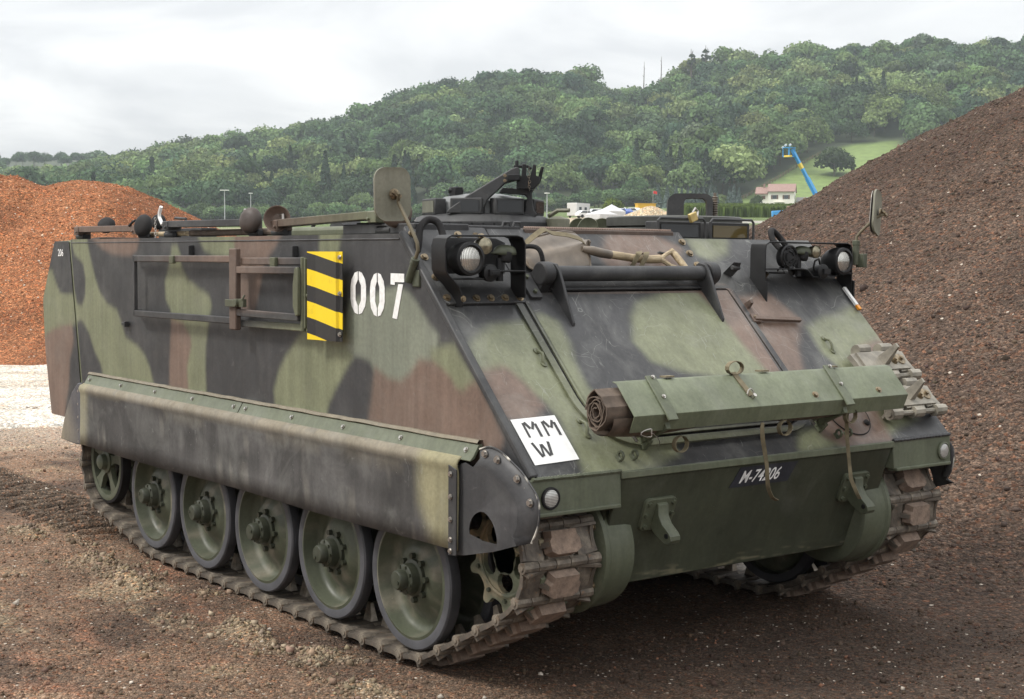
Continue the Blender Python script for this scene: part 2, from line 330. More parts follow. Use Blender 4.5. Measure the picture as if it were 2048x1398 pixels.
def sheet(name, P, col, mat, kind='structure'):
    a, b = P.shape[:2]; me = bpy.data.meshes.new(name); n = a*b; idx = np.arange(n).reshape(a, b)
    q = np.stack([idx[:-1, :-1], idx[1:, :-1], idx[1:, 1:], idx[:-1, 1:]], -1).reshape(-1, 4)
    me.vertices.add(n); me.vertices.foreach_set('co', P.reshape(-1).astype(np.float32)); me.loops.add(q.size); me.loops.foreach_set('vertex_index', q.ravel().astype(np.int32))
    me.polygons.add(len(q)); me.polygons.foreach_set('loop_start', (np.arange(len(q))*4).astype(np.int32)); me.polygons.foreach_set('loop_total', np.full(len(q), 4, np.int32)); me.update(calc_edges=True); me.validate(); me.shade_smooth()
    if col is not None:
        at = me.attributes.new('paint', 'FLOAT_COLOR', 'POINT'); at.data.foreach_set('color', np.concatenate([col, np.ones(col.shape[:2]+(1,))], -1).astype(np.float32).ravel())
    o = link(name, me, mat)
    if kind: o['kind'] = kind
    return o
sheet('ground', site_arr(ga, gb, gz), soil, M['soil'])
# pale gravel path in front of the orange heap
pa, pb = np.meshgrid(np.linspace(-16, 2, 90), np.linspace(14.4, 26.5, 90), indexing='ij')
pw = pb+.9*(fbm(pa/1.5, pa*0, 3, 61)-.5)*sstep(26, 14, pb); pz = valley(pa, pw)+.03*fbm(pa/.3, pb/.3, 3, 62)+.012-.05*sstep(.92, 1.0, np.abs((pb-20.45)/6.05))
M['pale'] = soil_mat('pale_limestone_gravel', 22, 60, .97, .02)
sheet('gravel_path', site_arr(pa, pw, pz), mixc(np.array([.56, .53, .47]), np.array([.40, .36, .30]), sstep(.4, .7, fbm(pa/1.2, pb/.5, 4, 63))), M['pale'])
# ---------------------------------------------------------------- heaps of crushed rock
def heap(name, label, cat, peaks, rad, col, mat, seed, n1=260, n2=300, slope=.625, amp=.07):
    a0, b0 = np.mean([p[0] for p in peaks]), np.mean([p[1] for p in peaks]); th = np.linspace(0, 2*math.pi, n1); rr = np.linspace(.0, 1, n2)*rad+.001
    T, Q = np.meshgrid(th, rr, indexing='ij'); a = a0+Q*np.cos(T); b = b0+Q*np.sin(T); z = np.full_like(a, -9.)
    for (pa_, pb_, h, r0) in peaks:
        d = np.hypot(a-pa_, b-pb_); w = 1+.10*(fbm(np.arctan2(b-pb_, a-pa_)*2.2+5, d/6, 2, seed)-.5); z = np.maximum(z, h-slope*w*(np.sqrt(d*d+r0*r0)-r0))
    ang = np.arctan2(b-b0, a-a0); z = z+amp*(fbm(a/.9, b/.9, 4, seed+1)-.5)*2+amp*1.6*(fbm(ang*rad*.55, Q/5, 3, seed+2)-.5)*sstep(1.5, 4, Q)+.05*(fbm(a/.2, b/.2, 3, seed+3)-.5)
    ztoe = .35; z = ztoe*np.log1p(np.exp(np.clip(z/ztoe, -20, 20)))-.045+np.minimum(0, .5*(rad*.93-Q))+valley(a, b)
    c = col(a, b, z); o = sheet(name, site_arr(a, b, z), c, mat, None); tag(o, label, cat); return o, (a, b, z)
def rock_mesh(name, pos, size, col, mat, parent=None):
    n = len(pos); base = np.array([[1, 0, 0], [-1, 0, 0], [0, 1, 0], [0, -1, 0], [0, 0, 1], [0, 0, -1]], float); tri = np.array([[0, 2, 4], [2, 1, 4], [1, 3, 4], [3, 0, 4], [2, 0, 5], [1, 2, 5], [3, 1, 5], [0, 3, 5]])
    q = rng.normal(size=(n, 4)); q /= np.linalg.norm(q, axis=1)[:, None]; w, x, y, z = q.T
    Rm = np.stack([1-2*(y*y+z*z), 2*(x*y-z*w), 2*(x*z+y*w), 2*(x*y+z*w), 1-2*(x*x+z*z), 2*(y*z-x*w), 2*(x*z-y*w), 2*(y*z+x*w), 1-2*(x*x+y*y)], -1).reshape(n, 3, 3)
    v = base[None]*rng.uniform(.55, 1.25, (n, 6, 3))*size[:, None, None]; v = np.einsum('nij,nkj->nki', Rm, v)+pos[:, None]
    me = bpy.data.meshes.new(name); me.vertices.add(n*6); me.vertices.foreach_set('co', v.astype(np.float32).ravel()); f = (tri[None]+6*np.arange(n)[:, None, None]).reshape(-1, 3)
    me.loops.add(f.size); me.loops.foreach_set('vertex_index', f.ravel().astype(np.int32)); me.polygons.add(len(f)); me.polygons.foreach_set('loop_start', (np.arange(len(f))*3).astype(np.int32)); me.polygons.foreach_set('loop_total', np.full(len(f), 3, np.int32)); me.update(calc_edges=True)
    at = me.attributes.new('paint', 'FLOAT_COLOR', 'POINT'); at.data.foreach_set('color', np.hstack([np.repeat(col, 6, 0), np.ones((n*6, 1))]).astype(np.float32).ravel())
    o = link(name, me, mat, parent); o['kind'] = 'stuff'; return o
t = NT('loose_stone'); t.set(t.mix(1., t.attr(), t.ramp(t.noise(50, 3), [(.3, .8), (.7, 1.2)]), 'MULTIPLY'), .9, **{'Specular IOR Level': .25}); M['stone'] = t.m
def cut(a, b, z): return z
M['scoria'] = soil_mat('brown_scoria_grains', 36, 85, .996, .020); M['brick'] = soil_mat('orange_brick_grains', 24, 55, .990, .026)
def col_b(a, b, z): return mixc(np.array([.058, .037, .026]), np.array([.098, .065, .046]), np.clip(sstep(.35, .7, fbm(a/.8, b/.8+z, 4, 71))*.5+sstep(.42, .62, fbm(np.arctan2(b-15.5, a-7.5)*9, z/2.5, 4, 73))*.6, 0, 1))
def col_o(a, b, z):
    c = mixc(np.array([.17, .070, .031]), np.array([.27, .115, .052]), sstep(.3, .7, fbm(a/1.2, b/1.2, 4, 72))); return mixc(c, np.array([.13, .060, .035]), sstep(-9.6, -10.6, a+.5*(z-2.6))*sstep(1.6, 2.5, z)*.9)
hb, (ba, bb, bz) = heap('scoria_heap', 'tall dark brown heap of crushed scoria rising behind the armoured vehicle', 'heap', [(7.25, 15, 4.08, 2.0), (9.6, 16.5, 4.4, 1.5), (12.5, 17.5, 4.4, 1.5)], 15, col_b, M['scoria'], 101, 420, 420, amp=.06)
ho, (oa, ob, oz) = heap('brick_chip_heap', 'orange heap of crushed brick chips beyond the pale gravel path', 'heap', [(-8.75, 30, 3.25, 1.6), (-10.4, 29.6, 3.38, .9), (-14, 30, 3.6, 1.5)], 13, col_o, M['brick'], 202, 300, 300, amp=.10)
def pick(a, b, z, n, cond):
    m_ = np.argwhere(cond(a, b, z)); i = m_[rng.integers(0, len(m_), n)]; i0 = np.minimum(i[:, 0], a.shape[0]-2); i1 = np.minimum(i[:, 1], a.shape[1]-2); u = rng.random(n); w = rng.random(n)
    L2 = lambda q: (q[i0, i1]*(1-u)+q[i0+1, i1]*u)*(1-w)+(q[i0, i1+1]*(1-u)+q[i0+1, i1+1]*u)*w
    return site_arr(L2(a), L2(b), L2(z))
def rockcol(n, base, pale, p):
    c = np.asarray(base)*rng.uniform(.55, 1.6, (n, 1))*rng.uniform(.92, 1.08, (n, 3)); k = rng.random(n) < p; c[k] = np.asarray(pale)*rng.uniform(.6, 1.2, (k.sum(), 1)); return c
P = pick(ba, bb, bz, 30000, lambda a, b, z: (z > .03) & (a/b < .42) & (b < 17) & (a/b > .1)); rock_mesh('scoria_lumps', P, rng.lognormal(math.log(.0095), .42, len(P)), rockcol(len(P), (.072, .051, .039), (.22, .165, .12), .03), M['stone'], hb)
P = pick(oa, ob, oz, 14000, lambda a, b, z: (z > .03) & (a/b < -.18) & (b < 32) & (a/b > -.42)); rock_mesh('brick_chips', P, rng.lognormal(math.log(.014), .4, len(P)), rockcol(len(P), (.22, .090, .042), (.55, .40, .28), .05), M['stone'], ho)
# loose stones lying about the yard
n = 46000; b_ = 4.6+11.5*rng.random(n)**1.35; a_ = b_*rng.uniform(-.42, .42, n)
def gsample(a, b):
    i = np.clip(np.searchsorted(A, a)-1, 0, len(A)-2); j = np.clip(np.searchsorted(B, b)-1, 0, len(B)-2); u = (a-A[i])/(A[i+1]-A[i]); w = (b-B[j])/(B[j+1]-B[j])
    return (gz[i, j]*(1-u)+gz[i+1, j]*u)*(1-w)+(gz[i, j+1]*(1-u)+gz[i+1, j+1]*u)*w, soil[i, j]
zz, sc = gsample(a_, b_); sz_ = np.minimum(rng.lognormal(math.log(.0048), .5, n), .024); pos = site_arr(a_, b_, zz+sz_*.25)
k = ~((np.abs(pos[:, 1]) < 1.4) & (pos[:, 1] > -1.3) & (pos[:, 0] < .3) & (pos[:, 0] > -3.6))
cc = sc*rng.uniform(.6, 1.55, (n, 1))*rng.uniform(.93, 1.07, (n, 3)); w_ = rng.random(n); cc[w_ < .03] = np.array([.42, .37, .31])*rng.uniform(.6, 1.2, ((w_ < .03).sum(), 1)); cc[(w_ > .03) & (w_ < .06)] = np.array([.24, .12, .075])*rng.uniform(.6, 1.2, (((w_ > .03) & (w_ < .06)).sum(), 1))
rock_mesh('loose_gravel', pos[k], sz_[k], cc[k], M['stone']); tag(bpy.data.objects['loose_gravel'], 'loose brown gravel strewn over the yard', 'gravel')
# clods of pale clay pressed out beside the near track
n = 3600; cx = rng.uniform(-4.0, .35, n); cy = -1.53+rng.normal(0, .11, n); keep = fbm(cx/.28+9, cy/.2, 4, 11) > .52; cx, cy = cx[keep], cy[keep]
ca, cb = to_site(cx, cy); cz, _ = gsample(ca, cb); cs = rng.lognormal(math.log(.0075), .5, len(cx)).clip(.003, .024)
rock_mesh('clay_clods', np.stack([cx, cy, cz+cs*.2], -1), cs, rockcol(len(cx), (.18, .135, .092), (.30, .24, .17), .2), M['stone']); tag(bpy.data.objects['clay_clods'], 'pale clay clods squeezed out along the near track', 'clay')
# ---------------------------------------------------------------- hill behind the valley
ht, hb_ = np.meshgrid(np.linspace(-.75, .75, 190), np.concatenate([np.linspace(560, 960, 90), np.linspace(975, 1500, 30)]), indexing='ij')
ha = ht*hb_; hz = hill_z(ha, hb_); hz[:, -1] -= 60
hcol = mixc(np.array([.030, .042, .016]), np.array([.115, .165, .045]), 0*ht)
def meadow_edge(t): return np.interp(t, [-.9, .125, .150, .160, .211, .232, .262, .30, .9], [586, 588, 596, 608, 692, 708, 712, 640, 600])
mead = sstep(4, -4, hb_-meadow_edge(ht)); hcol = mixc(hcol, np.array([.135, .190, .050]), mead)
t = NT('meadow_turf'); t.set(t.mix(1., t.attr(), t.ramp(t.noise(.25, 6, .6), [(.3, .8), (.7, 1.2)]), 'MULTIPLY'), .9); M['turf'] = t.m
sheet('hill', site_arr(ha, hb_, hz), hcol, M['turf'])
SIDE_CAMO={'green':[[(-380,182),(-355,182),(-350,171),(-342,158),(-335,150),(-323,143),(-310,141),(-302,132),(-297,125),(-279,120),(-269,115),(-262,108),(-258,101),(-256,92),(-327,89),(-331,100),(-334,108),(-344,116),(-353,127),(-364,133),(-370,134),(-373,141),(-363,141),(-357,148),(-356,159),(-360,168),(-375,174)],[(-231,177),(-226,177),(-222,172),(-221,167),(-211,159),(-199,155),(-187,151),(-185,148),(-188,141),(-192,126),(-192,115),(-190,97),(-212,96),(-214,113),(-209,125),(-210,130),(-218,136),(-231,138),(-232,145),(-238,150),(-239,159),(-234,168)],[(-197,184),(-156,183),(-157,176),(-164,173),(-178,173),(-190,177)],[(-69,185),(-51,185),(-54,176),(-70,175)],[(-113,99),(-114,109),(-110,116),(-102,125),(-98,127),(-86,136),(-70,142),(-48,145),(-47,131),(-42,128),(-50,121),(-58,114),(-64,107),(-68,98),(-89,96)],[(21,135),(28,136),(37,137),(53,122),(49,122),(44,119),(38,120),(34,124),(28,127),(21,129)],[(-448,156),(-416,162),(-409,154),(-402,149),(-389,147),(-376,147),(-373,140),(-370,133),(-381,129),(-407,125),(-430,119),(-445,113)]],'brown':[[(-348,184),(-276,183),(-280,177),(-289,174),(-300,174),(-315,175),(-334,179)],[(-231,138),(-218,136),(-210,130),(-209,125),(-214,113),(-212,96),(-235,96),(-235,112),(-233,127)],[(-156,184),(-109,183),(-118,175),(-126,168),(-130,156),(-135,148),(-145,147),(-152,151),(-155,166)],[(-29,97),(-25,114),(-22,124),(-13,121),(-3,120),(5,124),(11,129),(21,130),(28,127),(34,124),(38,120),(44,119),(49,122),(53,123),(68,103),(63,93),(20,94)],[(-450,113),(-430,119),(-407,125),(-381,129),(-379,120),(-386,107),(-389,94),(-398,64),(-452,56)]],'patch':[[(-47,148),(-44,154),(-19,156),(-5,159),(3,157),(10,151),(18,144),(24,141),(23,133),(21,129),(12,129),(5,124),(-3,120),(-13,121),(-22,124),(-26,129),(-34,130),(-44,129),(-48,131)]]}
GLACIS_CAMO={'green':[[(-29,52),(-21,44),(1,36),(24,36),(25,44),(26,56),(32,72),(36,86),(14,88),(-3,85),(-19,82),(-33,76),(-36,66)],[(-124,65),(-106,54),(-88,51),(-79,49),(-73,53),(-74,64),(-77,75),(-77,89),(-71,100),(-67,108),(-47,118),(-49,124),(-68,131),(-99,131),(-98,116),(-97,103),(-99,93),(-104,87),(-111,76),(-123,77)],[(29,120),(48,121),(52,128),(22,130)],[(87,106),(112,104),(112,117),(94,121),(82,126)],[(81,61),(98,54),(122,48),(130,56),(126,88),(105,94),(86,87),(79,77)],[(39,1),(65,1),(59,9),(46,14),(38,10)]],'brown':[[(-124,77),(-111,75),(-106,84),(-103,94),(-111,101),(-121,100),(-126,96)],[(20,35),(42,34),(44,85),(33,87),(28,69),(26,52)],[(49,41),(70,39),(79,55),(64,70),(56,87),(44,86),(46,66)],[(-11,-1),(15,0),(27,8),(15,23),(-20,24),(-24,15)],[(51,109),(77,102),(87,106),(84,128),(52,129),(43,123)],[(111,72),(126,70),(125,83),(111,84)]]}
# ---------------------------------------------------------------- the armoured vehicle
# x forward, y to its left, z up; the origin lies on the ground under the first road wheel axle
XF, HS, XN, ZN, YS = -.036, 1.826, .873, .893, 1.27
SD = nrm([XN-XF, 0, ZN-HS]); GN = np.array([-SD[2], 0, SD[0]]); GL = math.hypot(XN-XF, HS-ZN)
GM = np.stack([SD, [0, 1, 0], GN], 1)
def GP(y, s, o=0.): return np.array([XF, 0, HS])+SD*s+GN*o+np.array([0, y, 0])
CD, CG, CB, CP = np.array([.043, .043, .044]), np.array([.166, .176, .108]), np.array([.155, .108, .084]), np.array([.185, .200, .155])
OD = np.array([.094, .104, .068]); DK = np.array([.030, .030, .031])
def polydist(P, poly):
    poly = np.asarray(poly, float)/100; ins = np.zeros(len(P), bool); d = np.full(len(P), 9.)
    for i in range(len(poly)):
        a = poly[i]; b = poly[(i+1) % len(poly)]; e = b-a; t_ = np.clip(((P-a)@e)/(e@e+1e-12), 0, 1); d = np.minimum(d, np.linalg.norm(P-a-t_[:, None]*e, axis=1))
        c = ((a[1] > P[:, 1]) != (b[1] > P[:, 1])) & (P[:, 0] < e[0]*(P[:, 1]-a[1])/(e[1]+1e-12)+a[0]); ins ^= c
    return np.where(ins, d, -d)
def camo2(P, D, w=.022):
    P = P+.03*np.stack([fbm(P[:, 0]/.22, P[:, 1]/.22, 2, 3)-.5, fbm(P[:, 0]/.22+9, P[:, 1]/.22, 2, 4)-.5], -1); c = np.tile(CD, (len(P), 1))
    for k, q in (('patch', CP), ('green', CG), ('brown', CB)):
        for poly in D.get(k, []): c = mixc(c, q, sstep(-w, w, polydist(P, poly)+.012))
    return c
def side_camo(V): return camo2(V[:, [0, 2]], SIDE_CAMO)
def glacis_camo(V): q = V-np.array([XF, 0, HS]); return camo2(np.stack([V[:, 1], q@SD], -1), GLACIS_CAMO, .03)
apc = empty('armoured_vehicle', (0, 0, 0)); tag(apc, 'tracked armoured personnel carrier in green, brown and black camouflage numbered 007', 'armoured vehicle')
def xl(z): return -3.822+(1.822-z)*.19
# --- hull: side plates, glacis, roof, tub
mb = MB(); zs = np.linspace(.90, HS, 48); us = np.linspace(0, 1, 230)
def xr(z): return XF+(HS-z)*(XN-XF)/(HS-ZN)
mb.grid([[(xl(z)+u*(xr(z)-xl(z)), -YS, z) for z in zs] for u in us]); mb.build('side_plate', M['paint'], apc, side_camo, smooth=0)
mb = MB(); mb.grid([[(xl(z)+u*(xr(z)-xl(z)), YS, z) for z in zs[::6]] for u in us[::10]]); mb.build('side_plate', M['paint'], apc, side_camo, smooth=0)
mb = MB(); mb.grid([[GP(y, s) for s in np.linspace(0, GL, 60)] for y in np.linspace(-YS, YS, 116)]); mb.build('glacis_plate', M['glacis'], apc, glacis_camo, smooth=0)
mb = MB(); xs = np.linspace(xl(HS), XF, 12)
mb.add([(xl(HS), -YS, HS), (XF, -YS, HS), (XF, YS, HS), (xl(HS), YS, HS)], [(0, 1, 2, 3)]); mb.build('roof_plate', M['paint'], apc, CD*1.1+CG*.15, smooth=0)
TW = .845
mb = MB(); lo = [(xl(.9), .9), (xl(.9), .42), (.62, .40), (.70, .405), (XN-.012, ZN-.02), (XN-.01, ZN)]
for s in (-1, 1): mb.add([(x, s*TW, z) for x, z in [(-3.66, .9), (-3.66, .42), (.55, .40), (.70, .405), (.86, .87), (.80, .9)]], [tuple(range(6))])
mb.add([(-3.66, -TW, .42), (-3.66, TW, .42), (.55, TW, .40), (.55, -TW, .40)], [(0, 1, 2, 3)])
for s in (-1, 1): mb.add([(xl(.9), s*TW, .9), (xl(.9), s*YS, .9), (XN, s*YS, .9), (XN, s*TW, .9)], [(0, 1, 2, 3)])
mb.add([(-3.66, -TW, .42), (-3.66, TW, .42), (-3.66, TW, .95), (-3.66, -TW, .95)], [(0, 1, 2, 3)]); mb.add([(xl(.9), -YS, .9), (xl(.9), YS, .9), (xl(HS), YS, HS), (xl(HS), -YS, HS)], [(0, 1, 2, 3)])
mb.build('hull_tub', M['green'], apc, OD*.6, smooth=0)
mb = MB(); mb.box((0, 0, 0), (1, 1, 1)); mb = MB()
mb.prism([(.862, .868), (.876, .868), (.712, .398), (.690, .398)], lambda u, v, w: (u, w-.83, v), 1.66); mb.build('lower_front_plate', M['green'], apc, OD*.42, bevel=.004)  # olive darkened here: the shade under the nose is put into the colour
def lf_col(V):  # plate face: same painted-in shade as base, plus tan scuffs near the bottom edge
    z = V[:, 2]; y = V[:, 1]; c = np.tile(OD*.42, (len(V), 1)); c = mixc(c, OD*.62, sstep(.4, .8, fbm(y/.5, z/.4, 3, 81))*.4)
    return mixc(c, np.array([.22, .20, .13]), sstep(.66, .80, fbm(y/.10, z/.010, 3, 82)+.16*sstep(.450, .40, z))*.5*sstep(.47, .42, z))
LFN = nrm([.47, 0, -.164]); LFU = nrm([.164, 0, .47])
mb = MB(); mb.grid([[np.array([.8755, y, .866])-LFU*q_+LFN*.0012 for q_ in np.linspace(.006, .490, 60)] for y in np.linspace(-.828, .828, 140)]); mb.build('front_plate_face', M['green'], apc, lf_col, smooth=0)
# nose boxes over the tracks, ledge and weld beads
for s in (-1, 1):
    y0, y1 = (-1.275, -.83) if s < 0 else (.84, 1.265)
    mb = MB(); mb.prism([(XN+.004, ZN+.004), (XN+.012, .765), (XN-.20, .765), (XN-.20, ZN)], lambda u, v, w: (u, y0+w, v), y1-y0); mb.box((XN-.005, (y0+y1)/2+.0, .762), (.055, y1-y0-.02, .016)); mb.build('nose_box', M['green'], apc, OD*.95, bevel=.004)
mb = MB(); mb.box((XN-.003, .005, ZN-.014), (.032, 1.67, .030)); mb.build('nose_ledge', M['green'], apc, OD*1.05, bevel=.004)
def bead(name, p, q, r, n=60, col=OD, mat='green'):
    p, q = np.array(p), np.array(q); mb = MB(); k = np.linspace(0, 1, n); mb.tube([p+(q-p)*u+rng.normal(0, r*.07, 3) for u in k], [r*(1+.12*math.sin(i*1.9)) for i in range(n)], 6); return mb.build(name, M[mat], apc, col)
bead('weld_bead', (XN+.006, -1.27, ZN+.006), (XN+.006, -.83, ZN+.004), .0085); bead('weld_bead', (XN+.006, .84, ZN+.004), (XN+.006, 1.262, ZN+.006), .0085, col=DK*1.6)
bead('weld_bead', (xl(HS)+.02, -YS, HS-.022), (XF, -YS-.002, HS-.022), .003, 120, CD*1.5, 'paint')
mb = MB(); mb.beam(GP(-YS+.012, .0, .006), GP(-YS+.012, GL-.01, .006), .036, .026, GN)
mb.build('glacis_edge_strip', M['paint'], apc, lambda V: glacis_camo(V+np.array([0, .06, 0])), bevel=.006)
# rear stowage bins and ramp
rb = [(-3.835, 1.82), (-4.10, 1.815), (-4.20, 1.66), (-4.33, 1.44), (-4.30, 1.10), (-4.20, .70), (-3.62, .70), (-3.675, 1.0)]
for s in (-1, 1):
    mb = MB(); mb.prism(rb, lambda u, v, w: (u, s*(YS-.003-w), v), .48); o = mb.build('rear_fuel_bin', M['paint'], apc, CG, bevel=.008)
# the near bin repeats the side camouflage on a finer face
mb = MB(); zz_ = np.linspace(.70, 1.815, 40); le = np.interp(zz_, [.70, 1.10, 1.44, 1.66, 1.815], [-4.19, -4.29, -4.32, -4.19, -4.095]); ri = np.interp(zz_, [.70, 1.0, 1.82], [-3.63, -3.69, -3.845])
mb.grid([[(l+(r_-l)*u, -YS-.003, z) for l, r_, z in zip(le, ri, zz_)] for u in np.linspace(0, 1, 24)])
def bin_camo(V):
    c = side_camo(V); x, z = V[:, 0], V[:, 2]; g = sstep(-.02, .05, 1.45-z+.6*(x+3.95)); c = mixc(c, CG, .0*g); return c
mb.build('bin_face', M['paint'], apc, bin_camo, smooth=0)
mb = MB(); mb.box((-3.95, 0, 1.15), (.30, 1.5, 1.25)); mb.build('ramp', M['paint'], apc, CD, bevel=.02)
mb = MB(); mb.prism([(-4.02, 1.845), (-4.25, 1.835), (-4.27, 1.78), (-4.22, 1.62), (-4.14, 1.66), (-4.06, 1.80)], lambda u, v, w: (u, -1.0+w, v), .30); mb.build('tail_lamp_guard', M['paint'], apc, CD, bevel=.006)
mb = MB(); mb.lathe([(0, .05), (.03, .05), (.05, .03), (.05, 0)], (-4.22, -1.15, .72), (-1, 0, 0), 14); mb.build('rubber_buffer', M['rubber'], apc)
# --- bolts
def bolt_mesh(r=.014, h=.011, wash=True):
    mb = MB()
    if wash: mb.cyl((0, 0, 0), (0, 0, .003), r*1.3, n=14)
    mb.cyl((0, 0, 0), (0, 0, h), r, r*.93, n=6); return mb.mesh('bolt', None, 30)
BOLT = bolt_mesh(); BOLT.materials.append(M['brass']); SB = bolt_mesh(.0085, .009); SB.materials.append(M['steel']); GB = bolt_mesh(.0105, .012, False); GB.materials.append(M['green'])
at = GB.attributes.new('paint', 'FLOAT_COLOR', 'POINT'); at.data.foreach_set('color', np.tile([*OD*.8, 1], len(GB.vertices)).astype(np.float32))
def bolt(me, p, nrmv, parent, name='bolt', sc=1.):
    o = link(name, me, None, parent); o.location = p; o.rotation_euler = (Vector(nrmv).to_track_quat('Z', 'Y') @ Matrix.Rotation(random.random()*1.0, 3, 'Z').to_quaternion()).to_euler(); o.scale = (sc,)*3; return o
# --- upper glacis panels
mb = MB(); mb.prism(rounded(-1.245, -.825, -.03, .415, .01, 2), lambda u, v, w: GP(u, v, w+.001), .016); pan = mb.build('bolted_armour_panel', M['glacis'], apc, CD*.85, bevel=.004)
for y, s in [(-1.225, .02), (-1.225, .155), (-1.225, .27), (-1.222, .385), (-1.15, .390), (-1.077, .390), (-1.003, .390), (-.929, .390), (-.852, .390), (-.99, .02), (-.87, .03)]: bolt(BOLT, GP(y, s, .017), GN, pan)
mb = MB(); mb.prism([(-.815, -.03), (.352, -.03), (.352, .318), (-.815, .318)], lambda u, v, w: GP(u, v, w+.001), .010)
mb2 = MB(); mb2.grid([[GP(y, s, .0125) for s in np.linspace(-.028, .316, 20)] for y in np.linspace(-.813, .350, 60)]); mb2.build('panel_face', M['glacis'], apc, glacis_camo, smooth=0)
pan = mb.build('front_access_panel', M['glacis'], apc, glacis_camo, bevel=.003)
for s in (.04, .116, .193): bolt(BOLT, GP(.325, s, .012), GN, pan, sc=1.1)
# raised edge strips of the grilles on the roof front
for (x0, x1, y0, y1, z1, nm) in [(-.62, -.03, -1.20, -.915, 1.872, 'grille_coaming'), (-.60, -.045, -.905, -.62, 1.868, 'grille_coaming'), (-.075, -.03, -.61, .30, 1.858, 'hinge_coaming')]:
    mb = MB(); mb.box(((x0+x1)/2, (y0+y1)/2, (HS+z1)/2), (x1-x0, y1-y0, z1-HS)); mb.build(nm, M['paint'], apc, CD*.8 if y1 < -.5 else CB*.55, bevel=.006)
mb = MB(); k = np.linspace(-.60, .295, 170); mb.tube([(-.052, y, 1.861) for y in k], [.0085 if i % 2 else .0055 for i in range(len(k))], 6); mb.build('coaming_weld', M['paint'], apc, CB*1.3, smooth=0)
for y in (-.70, -.64): mb = MB(); mb.tube([(-.05, y-.022, 1.864), (-.05, y-.016, 1.884), (-.05, y+.016, 1.884), (-.05, y+.022, 1.864)], .006, 6); mb.build('lifting_eye', M['paint'], apc, CD)
for y in np.linspace(-1.15, -.66, 9): mb = MB(); mb.box((-.34, y, 1.876), (.46, .012, .010)); mb.build('grille_slat', M['black'], apc)
# --- engine access door on the glacis
DO = rounded(-.845, .425, .345, 1.165, (.20, .24, .02, .02), 8)
def inset(P, d):
    P = np.asarray(P); c = P.mean(0); out = []
    for i in range(len(P)):
        a = nrm(P[i]-P[i-1]+1e-9); b = nrm(P[(i+1) % len(P)]-P[i]+1e-9); n_ = nrm(np.array([-a[1]-b[1], a[0]+b[0]])+1e-9); out.append(P[i]+n_*d/max(.3, n_@np.array([-a[1], a[0]])))
    return [tuple(q) for q in out]
DI = inset(DO, .014); D0 = inset(DO, -.034)
mb = MB(); mb.prism(D0, lambda u, v, w: GP(u, v, w+.001), .011, [DO]); mb.build('door_frame', M['glacis'], apc, lambda V: glacis_camo(V)*.9, bevel=.003)
mb = MB(); mb.prism(inset(DO, .001), lambda u, v, w: GP(u, v, w+.001), .006, [inset(DI, -.001)]); mb.build('door_gasket', M['rubber'], apc)
mb = MB(); mb.prism(DI, lambda u, v, w: GP(u, v, w+.001), .013); door = mb.build('engine_door', M['glacis'], apc, glacis_camo, bevel=.004)
def inside(P, poly): return polydist(P, np.asarray(poly)*100) > .004
yy, ss = np.linspace(-.83, .41, 90), np.linspace(.36, 1.15, 60); mb = MB(); idx = {}; vs = []; fs = []
Q = np.array([[y, s] for y in yy for s in ss]); ok = inside(Q, DI); keepi = -np.ones(len(Q), int); keepi[ok] = np.arange(ok.sum()); vs = [GP(y, s, .0155) for y, s in Q[ok]]
for i in range(len(yy)-1):
    for j in range(len(ss)-1):
        q = [i*len(ss)+j, (i+1)*len(ss)+j, (i+1)*len(ss)+j+1, i*len(ss)+j+1]
        if ok[q].all(): fs.append(tuple(keepi[q]))
mb.add(vs, fs); mb.build('door_face', M['glacis'], door, glacis_camo, smooth=0)
# torsion bar hinge
mb = MB(); mb.cyl(GP(-.68, .300, .070), GP(.275, .300, .070), .034, n=24); bar = mb.build('door_torsion_bar', M['paint'], apc, lambda V: mixc(DK*1.3, OD*.8, sstep(.4, .7, fbm(V[:, 1]/.3, V[:, 1]*0, 3, 5))))
for y in (-.70, .295):
    e = -1 if y < 0 else 1
    mb = MB(); mb.lathe([(0, .0), (.047, 0), (.052, .006), (.052, .05), (.047, .056), (0, .056)], GP(y-.028, .300, .070), (0, 1, 0), 24); mb.prism([(.245, 0), (.355, 0), (.345, .07), (.26, .07)], lambda u, v, w: GP(y-.024+w, u, v), .048); mb.build('hinge_lug', M['paint'], bar, DK, bevel=.004)
    mb = MB(); mb.prism([(.285, .115), (.325, .112), (.55, .028), (.56, .012), (.34, .012), (.25, .05), (.25, .09)], lambda u, v, w: GP(y-e*.05-.007+w, u, v), .014); mb.build('hinge_arm', M['paint'], bar, DK*1.2, bevel=.003)
mb = MB(); mb.prism(rounded(-.80, -.735, .26, .40, .008, 2), lambda u, v, w: GP(u, v, w+.001), .03); pl = mb.build('hinge_plate', M['paint'], apc, DK*1.4, bevel=.003)
for s in (.285, .37): bolt(GB, GP(-.768, s, .031), GN, pl)
mb = MB(); mb.beam(GP(-.66, .335, .012), GP(.30, .335, .012), .018, .018, GN); mb.beam(GP(-.66, .350, .022), GP(.30, .350, .022), .010, .012, GN); mb.build('door_drip_rail', M['paint'], apc, DK, bevel=.003)
